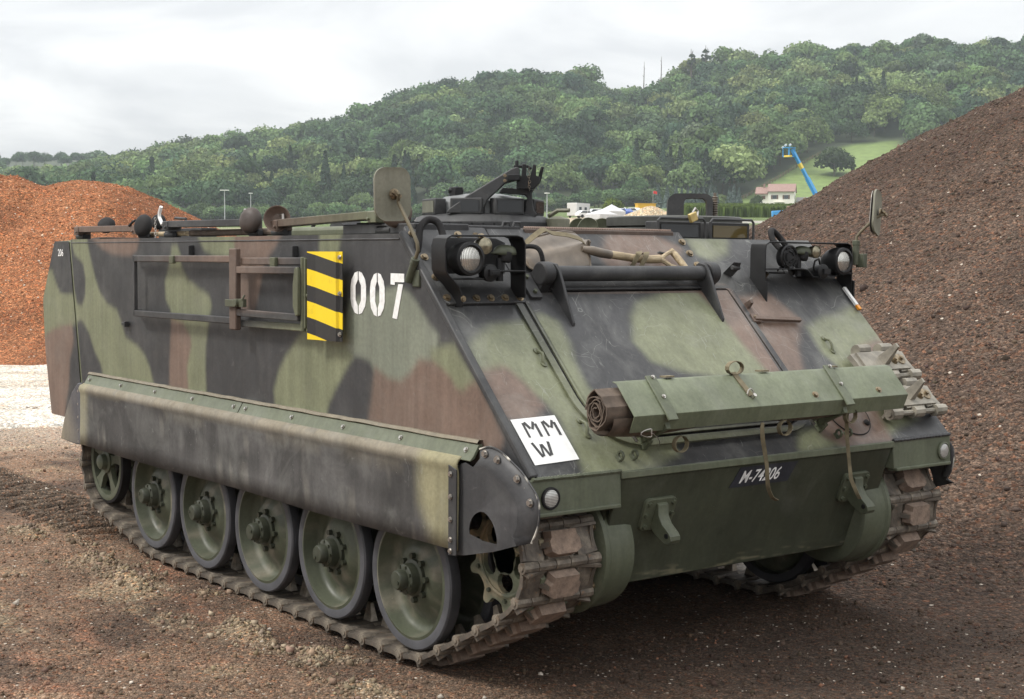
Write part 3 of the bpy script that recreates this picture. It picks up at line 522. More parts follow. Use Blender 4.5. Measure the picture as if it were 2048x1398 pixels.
# small fittings on the glacis
mb = MB(); mb.prism([(0, 0), (.075, 0), (.085, .06), (.06, .095), (.02, .085)], lambda u, v, w: GP(.475+w+.4*u, .235+u*.3, v), .022); mb.cyl(GP(.480, .255, .06), GP(.53, .255, .06), .012, n=10); mb.build('lifting_lug', M['paint'], apc, DK*1.3, bevel=.003)
mb = MB(); mb.beam(GP(.46, .545, .02), GP(.76, .565, .02), .022, .018, GN); mb.beam(GP(.45, .538, .012), GP(.50, .542, .012), .05, .016, GN); o = mb.build('door_stop_bar', M['paint'], apc, CB*.8, bevel=.003); bolt(BOLT, GP(.468, .54, .022), GN, o, sc=.6)
mb = MB(); mb.prism(rounded(.455, .50, .41, .53, .02, 4), lambda u, v, w: GP(u, v, w+.001), .008); mb.prism([(.44, 0), (.475, 0), (.47, .045), (.452, .05)], lambda u, v, w: GP(.470+w, u, v), .018); mb.build('door_latch_tab', M['paint'], apc, CB*.7, bevel=.002)
def tiedown(y, s0, s1):
    mb = MB(); mb.tube([GP(y, s0-.012, .004), GP(y, s0, .010), GP(y+.004, s0+.02, .020), GP(y, s1-.02, .020), GP(y-.004, s1, .010), GP(y, s1+.012, .004)], .0065, 7)
    for s in (s0-.008, s1+.008): mb.lathe([(.016, 0), (.015, .006), (.008, .008), (0, .008)], GP(y, s, 0), GN, 12)
    mb.build('tie_down_loop', M['glacis'], apc, lambda V: glacis_camo(V)*.75)
for q in ((-.905, .68, .735), (-.888, 1.05, 1.11), (.862, .68, .745)): tiedown(*q)
for y in (-.804, -.73, .496, .564): mb = MB(); mb.tube([GP(y, 1.243+.0*i, .022)+.016*(math.cos(i*.785)*SD+math.sin(i*.785)*GN) for i in range(8)], .0065, 7, True); mb.box(GP(y, 1.243, .004), (.03, .018, .01), GM); mb.build('lashing_eye', M['green'], apc, OD)
mb = MB(); mb.lathe([(.125, .0035), (.122, .0045), (0, .0045)], GP(.665, 1.125, 0), GN, 40); mb.build('round_cover_plate', M['glacis'], apc, CB*.9); mb = MB(); mb.tube([GP(.665+.125*math.cos(a), 1.125+.125*math.sin(a), .003) for a in np.linspace(0, 2*math.pi, 40)[:-1]], .003, 5, True); mb.build('cover_gasket', M['rubber'], apc)
mb = MB(); mb.lathe([(.016, 0), (.016, .008), (.010, .012), (0, .012)], GP(.745, 1.19, .004), GN, 14); mb.build('rubber_plug', M['rubber'], apc)
mb = MB(); mb.prism([(0, 0), (.05, 0), (.03, .045), (.02, .045)], lambda u, v, w: GP(-.235+u, .93, v)+SD*w, .02); mb.tube([GP(-.14, .925, .0), GP(-.12, .925, .03), (GP(-.09, .928, .038)), GP(-.06, .93, .0)], .011, 7); mb.build('door_lock', M['black'], apc, bevel=.002)
# --- markings
def digits(name, loops, M3, mat, off=.0025):
    for ls in loops: mb = MB(); mb.prism(ls, M3, .0012); mb.build(name, mat, apc, smooth=0)
SDM = lambda u, v, w: (u, -YS-.0012-w, v)
def zero(x0, x1, z0, z1, th=.042, gap=.004):
    o = []; cx = (x0+x1)/2; hw = (x1-x0)/2
    for s in (-1, 1):
        def X_(q): return cx+s*q
        out = [(gap, z0), (hw*.45, z0+.006), (hw*.86, z0+.035), (hw, z0+.065), (hw, z1-.065), (hw*.86, z1-.035), (hw*.45, z1-.006), (gap, z1)]; inn = [(gap, z1-.036), (hw-th, z1-.062), (hw-th, z0+.062), (gap, z0+.036)]
        o.append([(X_(a), b) for a, b in out+inn])
    return o
digits('stencil_digit', zero(-.430, -.300, 1.476, 1.664)+zero(-.267, -.149, 1.472, 1.659), SDM, M['number'])
digits('stencil_digit', [[(-.102, 1.659), (.003, 1.658), (.003, 1.622), (-.070, 1.622), (-.070, 1.610), (-.102, 1.612)], [(-.042, 1.614), (-.005, 1.614), (-.052, 1.466), (-.088, 1.470)]], SDM, M['number'])
def text(s, size, mat, Mx, name, shear=0, sx=1, bold=0):
    c = bpy.data.curves.new(name, 'FONT'); c.body = s; c.size = size; c.shear = shear; c.offset = bold; o = bpy.data.objects.new(name, c); COL.objects.link(o); bpy.context.view_layer.update()
    me = bpy.data.meshes.new_from_object(o); bpy.data.objects.remove(o); V = np.array([v.co for v in me.vertices]); V = V*np.array([sx, 1, 1])
    for v, q in zip(me.vertices, V): v.co = Vector(Mx(q[0], q[1], .0))
    me.materials.clear(); me.name = name; return link(name, me, mat, apc)
LFN = nrm([.47, 0, -.164]); LFU = nrm([.164, 0, .47])
def LF(y, q, o=0): return np.array([.8755, 0, .866])-LFU*q+LFN*o+np.array([0, y, 0])
mb = MB(); mb.prism([(-.195, .105), (.165, .105), (.20, .012), (-.155, .012)], lambda u, v, w: LF(u, v, .0025+w), .001); mb.build('number_plate_patch', M['paint'], apc, np.array([.026, .028, .036]), smooth=0)
text('M-74206', .082, M['number'], lambda u, v, w: LF(-.148+u, .086-v, .0055), 'stencil_number', .35, .82, .001)
text('206', .062, M['number'], lambda u, v, w: (-4.028+u, -YS-.0065, 1.722+v), 'stencil_number', 0, 1.02, .001)
mb = MB(); mb.prism([(-1.219, 1.012), (-.997, 1.006), (-.995, 1.226), (-1.217, 1.234)], lambda u, v, w: GP(u, v, .0015+w), .0015); mb.build('sign_plate', M['white'], apc, smooth=0)
def stroke(y0, s0, y1, s1, w): 
    d = nrm([y1-y0, s1-s0]); n_ = np.array([-d[1], d[0]])*w/2; q = [(y0, s0), (y1, s1)]; return [(y0+n_[0], s0+n_[1]), (y1+n_[0], s1+n_[1]), (y1-n_[0], s1-n_[1]), (y0-n_[0], s0-n_[1])]
LT = []
for y in (-1.172, -1.078): LT += [stroke(y, 1.033, y, 1.104, .010), stroke(y+.008, 1.030, y+.024, 1.062, .013), stroke(y+.052, 1.030, y+.033, 1.066, .011), stroke(y+.058, 1.040, y+.058, 1.104, .012)]
LT += [stroke(-1.178, 1.130, -1.160, 1.200, .012), stroke(-1.142, 1.140, -1.152, 1.196, .009), stroke(-1.137, 1.140, -1.122, 1.198, .011), stroke(-1.100, 1.130, -1.114, 1.194, .012)]
digits('stencil_letter', LT, lambda u, v, w: GP(u, v, .0035+w), M['ink'])
# striped warning panel
mb = MB(); sec = [(-.69, -1.345), (-.63, -1.335), (-.46, -1.330), (-.452, -1.318), (-.428, -1.316)]
for (a, b) in zip(sec[:-1], sec[1:]): mb.prism([(a[0], 1.353), (b[0], 1.353), (b[0], 1.75), (a[0], 1.75)], lambda u, v, w: (u, a[1]+(b[1]-a[1])*(u-a[0])/(b[0]-a[0])+w, v), .003)
hz_ = mb.build('warning_panel', M['hazard'], apc, smooth=25)
for z in (1.725, 1.565, 1.385): bolt(SB, (-.441, -1.319, z), (0, -1, 0), hz_)
# --- side rack
mb = MB(); W_, T_ = .036, .022
def bar_(x0, z0, x1, z1, y, w=.034, t=.022): mb.beam((x0, y, z0), (x1, y, z1), t, w)
bar_(-2.69, 1.711, -1.44, 1.713, -1.325); bar_(-2.69, 1.404, -1.44, 1.408, -1.325); mb.beam((-2.685, -1.325, 1.73), (-2.685, -1.325, 1.388), .022, .02, (1, 0, 0)); mb.build('rack_frame', M['paint'], apc, side_camo, bevel=.004)
mb = MB(); bar_(-1.38, 1.703, -.76, 1.706, -1.318); bar_(-1.38, 1.660, -.76, 1.664, -1.345); bar_(-1.38, 1.452, -.76, 1.448, -1.345); bar_(-1.38, 1.398, -.70, 1.402, -1.318); mb.build('rack_arm', M['paint'], apc, side_camo, bevel=.004)
mb = MB(); mb.beam((-1.41, -1.345, 1.365), (-1.41, -1.345, 1.765), .075, .03, (0, 1, 0)); mb.build('rack_post', M['paint'], apc, CB*.75, bevel=.006)
mb = MB(); mb.cyl((-.742, -1.335, 1.725), (-.742, -1.335, 1.385), .013, n=10); mb.prism([(-.775, 1.67), (-.755, 1.68), (-.742, 1.66), (-.742, 1.46), (-.765, 1.455), (-.79, 1.50), (-.79, 1.60)], lambda u, v, w: (u, -1.365+w, v), .016); mb.beam((-.715, -1.32, 1.40), (-.715, -1.32, 1.72), .012, .05, (0, 1, 0)); mb.cyl((-.74, -1.33, 1.55), (-.69, -1.33, 1.55), .012, n=10); mb.build('rack_latch', M['paint'], apc, CG*.6, bevel=.003)
mb = MB(); mb.box((-1.40, -1.368, 1.497), (.11, .02, .035)); mb.cyl((-1.34, -1.385, 1.50), (-1.34, -1.345, 1.50), .02, n=12); mb.box((-1.30, -1.36, 1.50), (.05, .02, .04)); mb.tube([(-1.285, -1.35, 1.485), (-1.28, -1.37, 1.52), (-1.275, -1.36, 1.54)], .006, 6); mb.build('rack_clamp', M['paint'], apc, CG*.45, bevel=.003)
for x, z in ((-2.055, 1.758), (-.929, 1.751)): mb = MB(); mb.box((x, -1.276, z), (.045, .010, .05)); mb.box((x+.018, -1.286, z), (.010, .03, .05)); mb.build('rack_hook', M['paint'], apc, CD*.7, bevel=.002)
for x, z in ((-2.156, 1.707), (-1.02, 1.702), (-1.02, 1.664)): mb = MB(); mb.box((x, -1.338, z), (.05, .02, .042)); mb.build('rack_clip', M['paint'], apc, CG*.55, bevel=.004)
mb = MB(); mb.box((-2.93, -1.285, 1.333), (.07, .02, .016)); mb.box((-2.90, -1.29, 1.333), (.014, .03, .03)); mb.build('side_hook', M['paint'], apc, DK, bevel=.003)
for x, z in ((-2.735, 1.705), (-2.735, 1.412)): mb = MB(); mb.cyl((x, -1.27, z), (x, -1.30, z), .012, n=10); mb.beam((x, -1.30, z), (x+.05, -1.32, z), .012, .012); mb.build('rack_hinge', M['paint'], apc, DK*1.3)
# --- skirts, rails and fenders
DUST = np.array([.25, .22, .165]); SKD = np.array([.043, .041, .039])
def skirt_col(V):
    x, z = V[:, 0], V[:, 2]; n1_ = fbm(x/.5, z/.12, 4, 51); n2_ = fbm(x/.16, z/.3, 4, 52); c = mixc(SKD, SKD*1.9+.012, sstep(.35, .75, .6*n1_+.4*n2_))
    c = mixc(c, DUST, sstep(.892, .922, z+.012*(n1_-.5))*.8); c = mixc(c, DUST*.8, sstep(.60, .45, (.905-z)/.07+1.9*(n1_-.5)+.18*np.abs(x+1.0))*.28)
    ln = np.sin((z+.018*fbm(x/.22, z/.5, 3, 57)+.006*np.sin(x*4))*2*math.pi/.0135); c = mixc(c, c*1.5+.01, sstep(.3, .95, ln)*sstep(.76, .80, z)*sstep(.90, .86, z)*sstep(.35, .6, fbm(x/.4, z/.4, 2, 58))*.55)
    c = mixc(c, np.array([.16, .15, .13]), sstep(.66, .74, fbm(x/.10, z/.16, 4, 59))*.6)
    c = mixc(c, np.array([.25, .23, .135]), sstep(.16, .30, x+.5*(.75-z)*0+.10*(n1_-.5)-.12*sstep(.72, .60, z))*.85); c = mixc(c, np.array([.25, .23, .15]), sstep(-3.30, -3.42, x+.06*n2_)*.8); return c
for s in (-1, 1):
    pf = [(1.300, .948), (1.325, .946), (1.341, .936), (1.348, .922), (1.348, .908), (1.343, .893), (1.341, .875), (1.341, .82), (1.342, .74), (1.344, .66), (1.345, .575)]
    mb = MB(); X_ = np.linspace(-3.50, .50, 160) if s < 0 else np.linspace(-3.5, .5, 20)
    mb.grid([[(x, s*(y+.006*(fbm(np.array([x/.35]), np.array([z/.2]), 2, 9)[0]-.5)*(1.2 if z < .88 else .2)), z+.004*math.sin(x*3.1)*(z < .6)) for y, z in pf] for x in X_]); o = mb.build('side_skirt', M['skirt'], apc, skirt_col if s < 0 else SKD); q = o.modifiers.new('thick', 'SOLIDIFY'); q.thickness = .008; q.offset = 0
    for x0, x1 in ((-3.49, -1.445), (-1.435, .565)):
        mb = MB(); mb.prism([(1.272, 1.0), (1.292, 1.0), (1.318, .955), (1.334, .940), (1.330, .936), (1.31, .945), (1.285, .985), (1.272, .985)], lambda u, v, w: (x0+w, s*u, v), x1-x0); rl = mb.build('skirt_rail', M['green'], apc, OD*1.15, bevel=.002)
        for i in range(5 if s < 0 else 0): bolt(SB, (x0+.06+i*(x1-x0-.12)/4, s*1.3075, .975), (0, s*.87, .5), rl)
    mb = MB(); mb.grid([[(x, s*(1.268+a), .999+b+.006*(fbm(np.array([x/.1]), np.array([0.]), 3, 6)[0])) for a, b in ((0, .0), (0, .014), (.022, .016), (.030, .004), (.026, .0))] for x in np.linspace(-3.49, .565, 120)]); mb.build('rubber_edge_strip', M['paint'], apc, np.array([.185, .16, .115]))
def fender(s):
    Y_ = lambda d: s*d
    FY = lambda x: 1.330
    O0 = np.array([(.575, .985), (.64, 1.0), (.71, .99), (.776, .96), (.845, .925), (.901, .881), (.935, .85), (.950, .815), (.945, .74), (.905, .667)]); O = []
    for i in range(len(O0)-1):
        p0, p1, p2, p3 = O0[max(i-1, 0)], O0[i], O0[i+1], O0[min(i+2, len(O0)-1)]
        for u in np.arange(0, 1, .25): O.append(tuple(.5*((2*p1)+(p2-p0)*u+(2*p0-5*p1+4*p2-p3)*u*u+(3*p1-p0-3*p2+p3)*u**3)))
    O.append(tuple(O0[-1]))
    if s > 0: O = [(.60+(x-.60)*.80, .72+(z-.72)*.92) for x, z in O]
    c = np.array([.60, .70]); I1 = [tuple(np.array(p)+(c-np.array(p))*.13) for p in O]; I2 = [tuple(np.array(p)+(c-np.array(p))*.24) for p in O]
    I1[-1] = (.885, .662); I2[-1] = (.86, .654)
    mb = MB(); n_ = len(O); vs = [(x, Y_(1.292), z) for x, z in O]+[(x, Y_(1.296), z) for x, z in I1]+[(x, Y_(FY(x)), z) for x, z in I2]
    mb.add(vs, [(i, i+1, n_+i+1, n_+i) for i in range(n_-1)]+[(n_+i, n_+i+1, 2*n_+i+1, 2*n_+i) for i in range(n_-1)])
    main = I2+[(.716, .608), (.52, .562), (.462, .555), (.462, .905), (.53, .93)]
    hole = [(.560, .652), (.556, .668), (.562, .695), (.575, .716), (.592, .733), (.612, .745), (.635, .752), (.655, .752), (.680, .743), (.705, .724), (.724, .700), (.736, .672), (.741, .648), (.736, .640), (.65, .640)]
    mp = MB(); mp.prism(main, lambda u, v, w: (u, Y_(1.3302-w), v), .003, [hole])
    o = mb.build('front_fender', M['paint'], apc, lambda V: mixc(DK*1.5, DK*2.3, sstep(.4, .7, fbm(V[:, 0]/.1, V[:, 2]/.1, 3, 4))), smooth=60); q = o.modifiers.new('thick', 'SOLIDIFY'); q.thickness = .004; FC = lambda V: mixc(DK*1.5, DK*2.3, sstep(.4, .7, fbm(V[:, 0]/.1, V[:, 2]/.1, 3, 4))); mp.build('fender_panel', M['paint'], o, FC, smooth=0)
    mb = MB(); mb.prism([(.452, .555), (.505, .56), (.505, .90), (.452, .915)], lambda u, v, w: (u, Y_(1.351)+w*s, v), .005); st = mb.build('fender_strip', M['paint'], o, DK*1.3, bevel=.002)
    for z in (.88, .79, .70, .62, .575): bolt(SB, (.470, Y_(1.357), z), (0, s, 0), st)
    for x, z in ((.62, .972), (.70, .958), (.825, .90), (.905, .82)) if s < 0 else (): bolt(SB, (x, Y_(1.298), z), (0, s, 0), o, sc=1.5)
    e = MB(); e.tube([(x, Y_(1.293), z) for x, z in O], .004, 5); e.build('chipped_edge', M['paint'], o, lambda V: mixc(DK*1.5, np.array([.6, .57, .5]), sstep(.5, .6, fbm(V[:, 0]/.03, V[:, 2]/.03, 2, 8))))
fender(-1); fender(1)
for s in (-1, 1):
    O = [(-3.49, .955), (-3.56, .945), (-3.66, .88), (-3.73, .80), (-3.80, .70), (-3.86, .575), (-3.60, .565), (-3.49, .575)]
    mb = MB(); mb.prism(O, lambda u, v, w: (u, s*(1.325+.0*u)+s*w, v), .012); mb.prism([(-3.52, .575), (-3.49, .575), (-3.49, .92), (-3.52, .92)], lambda u, v, w: (u, s*1.338+s*w, v), .012)
    o = mb.build('rear_fender', M['paint'], apc, lambda V: mixc(np.array([.075, .075, .085]), DUST*.8, sstep(-3.66, -3.80, V[:, 0])), bevel=.01)
    for z in (.90, .82, .74, .66, .59): bolt(SB, (-3.535, s*1.3375, z), (0, s, 0), o)
# --- running gear
XW = [-.667*i for i in range(5)]; ZW = .366
def mk(fn): mb = MB(); fn(mb); return mb
mb = MB(); mb.lathe([(.264, -.048), (.264, .0), (.250, .003), (.247, -.004), (.243, -.055), (.228, -.074), (.205, -.080), (.170, -.066), (.135, -.036), (.108, -.028), (.0, -.026)], (0, 0, 0), (0, -1, 0), 56)
DISC = mb.mesh('wheel_disc', lambda V: mixc(OD*.70, DUST*.8, sstep(.52, .78, fbm(V[:, 0]/.06, V[:, 2]/.06, 4, 91))*.6), 40); DISC.materials.append(M['green'])
mb = MB(); mb.lathe([(.262, -.055), (.300, -.055), (.305, -.049), (.305, -.006), (.299, .001), (.266, .002), (.262, 0)], (0, 0, 0), (0, -1, 0), 64); TYRE = mb.mesh('tyre', None, 40); TYRE.materials.append(M['tyre'])
mb = MB(); mb.lathe([(.080, -.03), (.080, -.012), (.066, -.008), (.063, .028), (.055, .033), (.043, .035), (.042, .064), (.036, .072), (0, .074)], (0, 0, 0), (0, -1, 0), 28)
for i in range(8): a = i*math.pi/4+.2; mb.cyl((.094*math.cos(a), .036, .094*math.sin(a)), (.094*math.cos(a), .008, .094*math.sin(a)), .0135, n=6); mb.cyl((.055*math.cos(a+.4), -.02, .055*math.sin(a+.4)), (.055*math.cos(a+.4), -.038, .055*math.sin(a+.4)), .007, n=6)
mb.cyl((.017, -.070, .012), (.017, -.078, .012), .008, n=8)
HUB = mb.mesh('hub', OD*.38, 35); HUB.materials.append(M['green'])
def wheel(x, s, r=1.0):
    w = empty('road_wheel', (x, s*1.240, ZW), apc)
    if s > 0: w.rotation_euler = (0, 0, math.pi)
    w.rotation_euler.y = random.random()*6
    d = link('wheel_disc', DISC, None, w); ty = link('tyre', TYRE, None, w); h = link('hub', HUB, None, w)
    for me, nm in ((DISC, 'inner_disc'), (TYRE, 'inner_tyre')): o = link(nm, me, None, w); o.location = (0, .21, 0)
    return w
for s in (-1, 1):
    for x in XW: wheel(x, s)
# idler
mb = MB(); mb.lathe([(.205, -.05), (.205, 0), (.225, .004), (.240, .002), (.240, -.05)], (0, 0, 0), (0, -1, 0), 48); mb.lathe([(.07, -.03), (.07, .004), (.05, .01), (.045, .04), (.03, .05), (0, .052)], (0, 0, 0), (0, -1, 0), 24)
for i in range(5):
    a = i*2*math.pi/5+.5; e = np.array([math.cos(a), 0, math.sin(a)]); p_ = np.array([-math.sin(a), 0, math.cos(a)])
    mb.prism([(.05, -.035), (.12, -.022), (.21, -.045), (.21, .045), (.12, .022), (.05, .035)], lambda u, v, w: e*u+p_*v+np.array([0, .035-w, 0]), .03)
IDL = mb.mesh('idler_disc', OD*.75, 35); IDL.materials.append(M['green'])
mb = MB(); mb.lathe([(.238, -.055), (.252, -.055), (.254, -.003), (.238, .003)], (0, 0, 0), (0, -1, 0), 48); IDT = mb.mesh('idler_rim', None, 40); IDT.materials.append(M['rubber'])
for s in (-1, 1):
    w = empty('idler_wheel', (-3.42, s*1.215, .47), apc); w.rotation_euler = (0, .3, math.pi if s > 0 else 0)
    link('idler_disc', IDL, None, w); link('idler_rim', IDT, None, w); o = link('inner_disc', IDL, None, w); o.location = (0, .20, 0); o = link('inner_rim', IDT, None, w); o.location = (0, .20, 0)
# sprocket
SPX, SPZ = .58, .55; nt_ = 10; tp = []
for i in range(nt_):
    for f_, r_ in ((-.40, .190), (-.24, .198), (-.13, .232), (-.06, .243), (.06, .243), (.13, .232), (.24, .198), (.40, .190)): a = 2*math.pi*(i+f_)/nt_; tp.append((r_*math.cos(a), r_*math.sin(a)))
hl = [[(.105*math.cos(2*math.pi*k/5)+(.042*math.cos(a))*math.cos(2*math.pi*k/5)-(.052*math.sin(a))*math.sin(2*math.pi*k/5), .105*math.sin(2*math.pi*k/5)+(.042*math.cos(a))*math.sin(2*math.pi*k/5)+(.052*math.sin(a))*math.cos(2*math.pi*k/5)) for a in np.linspace(0, 2*math.pi, 13)[:-1]] for k in range(5)]
def sp_col(V): return mixc(OD, np.array([.30, .25, .16]), sstep(.46, .62, fbm(V[:, 0]/.05, V[:, 2]/.05, 3, 14))*.8)
mb = MB(); mb.prism(tp, lambda u, v, w: (u, w, v), .022, hl); mb.lathe([(.165, -.0), (.165, .006), (.158, .008), (.150, .006), (.150, 0)], (0, 0, 0), (0, -1, 0), 40); SPR = mb.mesh('sprocket_plate', sp_col, 30); SPR.materials.append(M['green'])
for s in (-1, 1):
    w = empty('drive_sprocket', (SPX, s*1.175, SPZ), apc); w.rotation_euler = (0, .25, math.pi if s > 0 else 0)
    link('sprocket_plate', SPR, None, w); o = link('inner_plate', SPR, None, w); o.location = (0, .17, 0)
    mb = MB(); mb.cyl((0, .0, 0), (0, .30, 0), .075, n=20)
    for i in range(10): a = i*math.pi/5; mb.cyl((.178*math.cos(a), .0, .178*math.sin(a)), (.178*math.cos(a), -.012, .178*math.sin(a)), .009, n=6)
    mb.build('sprocket_hub', M['green'], w, OD*.6)
    # final drive housing on the hull
    mb = MB(); mb.lathe([(.0, .885-.62), (.245, .885-.62), (.268, .885-.63), (.268, .855-.62), (.258, .845-.62), (.255, .74-.62), (.250, .71-.62), (.235, .70-.62), (.0, .698-.62)], (SPX, s*.62, SPZ), (0, s, 0), 56); fd = mb.build('final_drive_housing', M['green'], apc, OD*.85)
    for i in range(12): a = i*math.pi/6; bolt(BOLT, (SPX+.232*math.cos(a), s*.886, SPZ+.232*math.sin(a)), (0, s, 0), fd, sc=.8)
# tow lugs on the lower front plate
for s, yc in ((-1, -.585), (1, .625)):
    mb = MB(); mb.prism(rounded(-.085, .085, .105, .245, .02, 3), lambda u, v, w: LF(yc+u, v, w), .018); mb.prism([(.12, .012), (.232, .012), (.247, .05), (.257, .105), (.255, .125), (.245, .138), (.230, .142), (.215, .136), (.205, .120), (.19, .075), (.165, .045), (.125, .030)], lambda u, v, w: LF(yc-.028+w, u, v), .056); o = mb.build('tow_lug', M['green'], apc, OD*.8, bevel=.011, seg=3)
    for a, b in ((-.065, .125), (.065, .125), (-.065, .225), (.065, .225), (-.07, .175), (.07, .175)): bolt(GB, LF(yc+a, b, .018), LFN, o)
    mb = MB(); mb.cyl(LF(yc-.031, .222, .115), LF(yc+.031, .222, .115), .011, n=12); mb.build('pin_hole', M['black'], o)
# reflectors
for yc in (-1.188, 1.205):
    mb = MB(); mb.lathe([(.043, 0), (.043, .010), (.037, .013), (.035, .009), (.0, .009)], (XN+.008, yc, .823), (1, 0, 0), 28); o = mb.build('reflector_rim', M['rubber'] if yc < 0 else M['green'], apc, OD); mb = MB(); mb.lathe([(.0355, .0092), (.03, .0125), (0, .0135)], (XN+.008, yc, .823), (1, 0, 0), 28); mb.build('reflector_lens', M['reflector'], o)
# tracks: every shoe a part
mb = MB()
for y0, y1, sg in ((-.190, -.122, 1), (-.034, .034, 1), (.122, .190, 1), (-.118, -.038, -1), (.038, .118, -1)): mb.cyl((sg*.076, y0, 0), (sg*.076, y1, 0), .0235, n=10)
mb.cyl((.076, -.1945, 0), (.076, .1945, 0), .011, n=8)
for s in (-1, 1):
    mb.prism([(-.060, s*.085), (-.050, s*.185), (.0, s*.178), (.050, s*.186), (.060, s*.085)], lambda u, v, w: (u, v, -.012+w), .020)
    mb.prism([(-.055, 0), (.055, 0), (.060, .006), (.05, -.030), (.03, -.018), (-.05, -.012)], lambda u, v, w: (u, s*.165+w*s-s*.006, v), .010)
    mb.prism([(s*.07, -.012), (s*.185, -.012), (s*.180, -.040), (s*.12, -.022)], lambda u, v, w: (.052+w, u, v), .012)
    mb.prism([(s*.066, -.012), (s*.098, -.012), (s*.075, -.050)], lambda u, v, w: (-.012+w, u, v), .020)
mb.box((0, 0, 0), (.118, .125, .020)); mb.box((0, .0, .011), (.10, .30, .010))
SHOE = mb.mesh('track_shoe', None, 35); SHOE.materials.append(M['track'])
mb = MB(); mb.prism([(-.052, -.050), (-.036, -.078), (.012, -.080), (.024, -.068), (.052, -.066), (.052, .066), (.024, .068), (.012, .080), (-.036, .078), (-.052, .050)], lambda u, v, w: (u*(1-.10*(w > .02)), v*(1-.08*(w > .02)), -.012-w), .044); PAD = mb.mesh('rubber_pad', None, 30); PAD.materials.append(M['pad'])
mb = MB(); mb.add([(-.034, -.020, .01), (.034, -.020, .01), (.034, .020, .01), (-.034, .020, .01), (-.016, -.007, .10), (.012, -.007, .10), (.012, .007, .10), (-.016, .007, .10)], [(0, 1, 5, 4), (1, 2, 6, 5), (2, 3, 7, 6), (3, 0, 4, 7), (4, 5, 6, 7)]); HORN = mb.mesh('guide_horn', None, 20)
M['horn'] = simple('rubbed_track_steel', (.30, .26, .21), .4, .7, .5, 30); HORN.materials.append(M['horn'])
pts = []
for cx, cz_, r_ in ((-2.668, ZW, .336), (0, ZW, .336), (SPX, SPZ, .236), (-3.42, .47, .288)):
    for a in np.linspace(0, 2*math.pi, 240): pts.append((cx+r_*math.cos(a), cz_+r_*math.sin(a)))
pts = sorted(set((round(x, 5), round(z, 5)) for x, z in pts))
def half(ps):
    h = []
    for p_ in ps:
        while len(h) > 1 and (h[-1][0]-h[-2][0])*(p_[1]-h[-2][1])-(h[-1][1]-h[-2][1])*(p_[0]-h[-2][0]) <= 0: h.pop()
        h.append(p_)
    return h
hull = np.array(half(pts)[:-1]+half(pts[::-1])[:-1]); cl = np.vstack([hull, hull[:1]]); sl = np.concatenate([[0], np.cumsum(np.linalg.norm(np.diff(cl, axis=0), axis=1))]); ns = int(round(sl[-1]/.1525)); PIT = sl[-1]/ns
TSC = PIT/.152
for s in (-1, 1):
    off = .04 if s < 0 else .09
    for i in range(ns):
        q = [np.array([np.interp((off+(i+k)*PIT) % sl[-1], sl, cl[:, 0]), np.interp((off+(i+k)*PIT) % sl[-1], sl, cl[:, 1])]) for k in (0, 1)]; c_ = (q[0]+q[1])/2; d_ = q[1]-q[0]
        o = link('track_shoe', SHOE, None, apc); o.location = (c_[0], s*1.0795, c_[1]); o.rotation_euler = (0, -math.atan2(d_[1], d_[0]), 0); o.scale = (np.linalg.norm(d_)/.152, 1, 1)
        link('rubber_pad', PAD, None, o); link('guide_horn', HORN, None, o)
# --- lamps
def strap_guard(name, path, x0, x1, parent, col=DK):
    mb = MB(); mb.strip([((x0+x1)/2, y, z) for y, z in path], x1-x0, (1, 0, 0), .007); return mb.build(name, M['black'], parent, bevel=.002)
def headlamp(p, yc, zc, x, r=.070, lr=.050):
    mb = MB(); mb.lathe([(0, -.12), (.035, -.115), (.060, -.08), (r, -.045), (r, .0), (r*.97, .012), (lr+.006, .016), (lr, .006)], (x, yc, zc), (1, 0, 0), 36); o = mb.build('headlamp', M['black'], p)
    mb = MB(); mb.lathe([(lr+.001, .004), (lr*.7, .011), (lr*.35, .015), (0, .016)], (x, yc, zc), (1, 0, 0), 28); l = mb.build('headlamp_lens', M['lens'], o); return o
def small_lamp(p, yc, zc, x, r, mat, nm='marker_lamp'):
    mb = MB(); mb.lathe([(0, -.05), (r*.8, -.045), (r, -.01), (r, .004), (r*.86, .006)], (x, yc, zc), (1, 0, 0), 24); mb.lathe([(r*.88, .004), (r*.5, .010), (0, .012)], (x, yc, zc), (1, 0, 0), 24); return mb.build(nm, mat, p)
def hood_lamp(p, yc, zc, x, s):
    mb = MB(); V = []
    for u in np.linspace(0, 1, 9):
        r_ = .034*math.sqrt(max(0, 1-(2*abs(u-.62))**3))+.002
        V.append([(x-.02+.02*math.cos(a), yc-.05*s+s*.115*u, zc+r_*math.sin(a)) if False else (x-.015+r_*.9*math.cos(a), yc-s*.055+s*.115*u, zc+r_*math.sin(a)) for a in np.linspace(-.2, math.pi+.2, 11)])
    mb.grid(V); o = mb.build('blackout_hood', M['green'], p, OD*.7); q = o.modifiers.new('thick', 'SOLIDIFY'); q.thickness = .004
    mb = MB(); mb.lathe([(.026, 0), (.03, .01), (.03, .04), (.02, .05), (0, .05)], (x-.01, yc+s*.01, zc-.035), (0, s*.2, 1), 16); mb.cyl((x-.015, yc-s*.01, zc-.115), (x-.015, yc-s*.01, zc-.02), .016, n=10); mb.build('lamp_post', M['black'], o)
cl_ = empty('headlight_cluster', (0, 0, 0), apc)
strap_guard('lamp_guard', [(-1.185, 1.525), (-1.187, 1.575), (-1.205, 1.61), (-1.255, 1.655), (-1.268, 1.68), (-1.27, 1.775), (-1.262, 1.802), (-1.240, 1.815), (-.905, 1.818), (-.880, 1.810), (-.866, 1.785), (-.865, 1.60), (-.865, 1.56)], .205, .305, cl_)
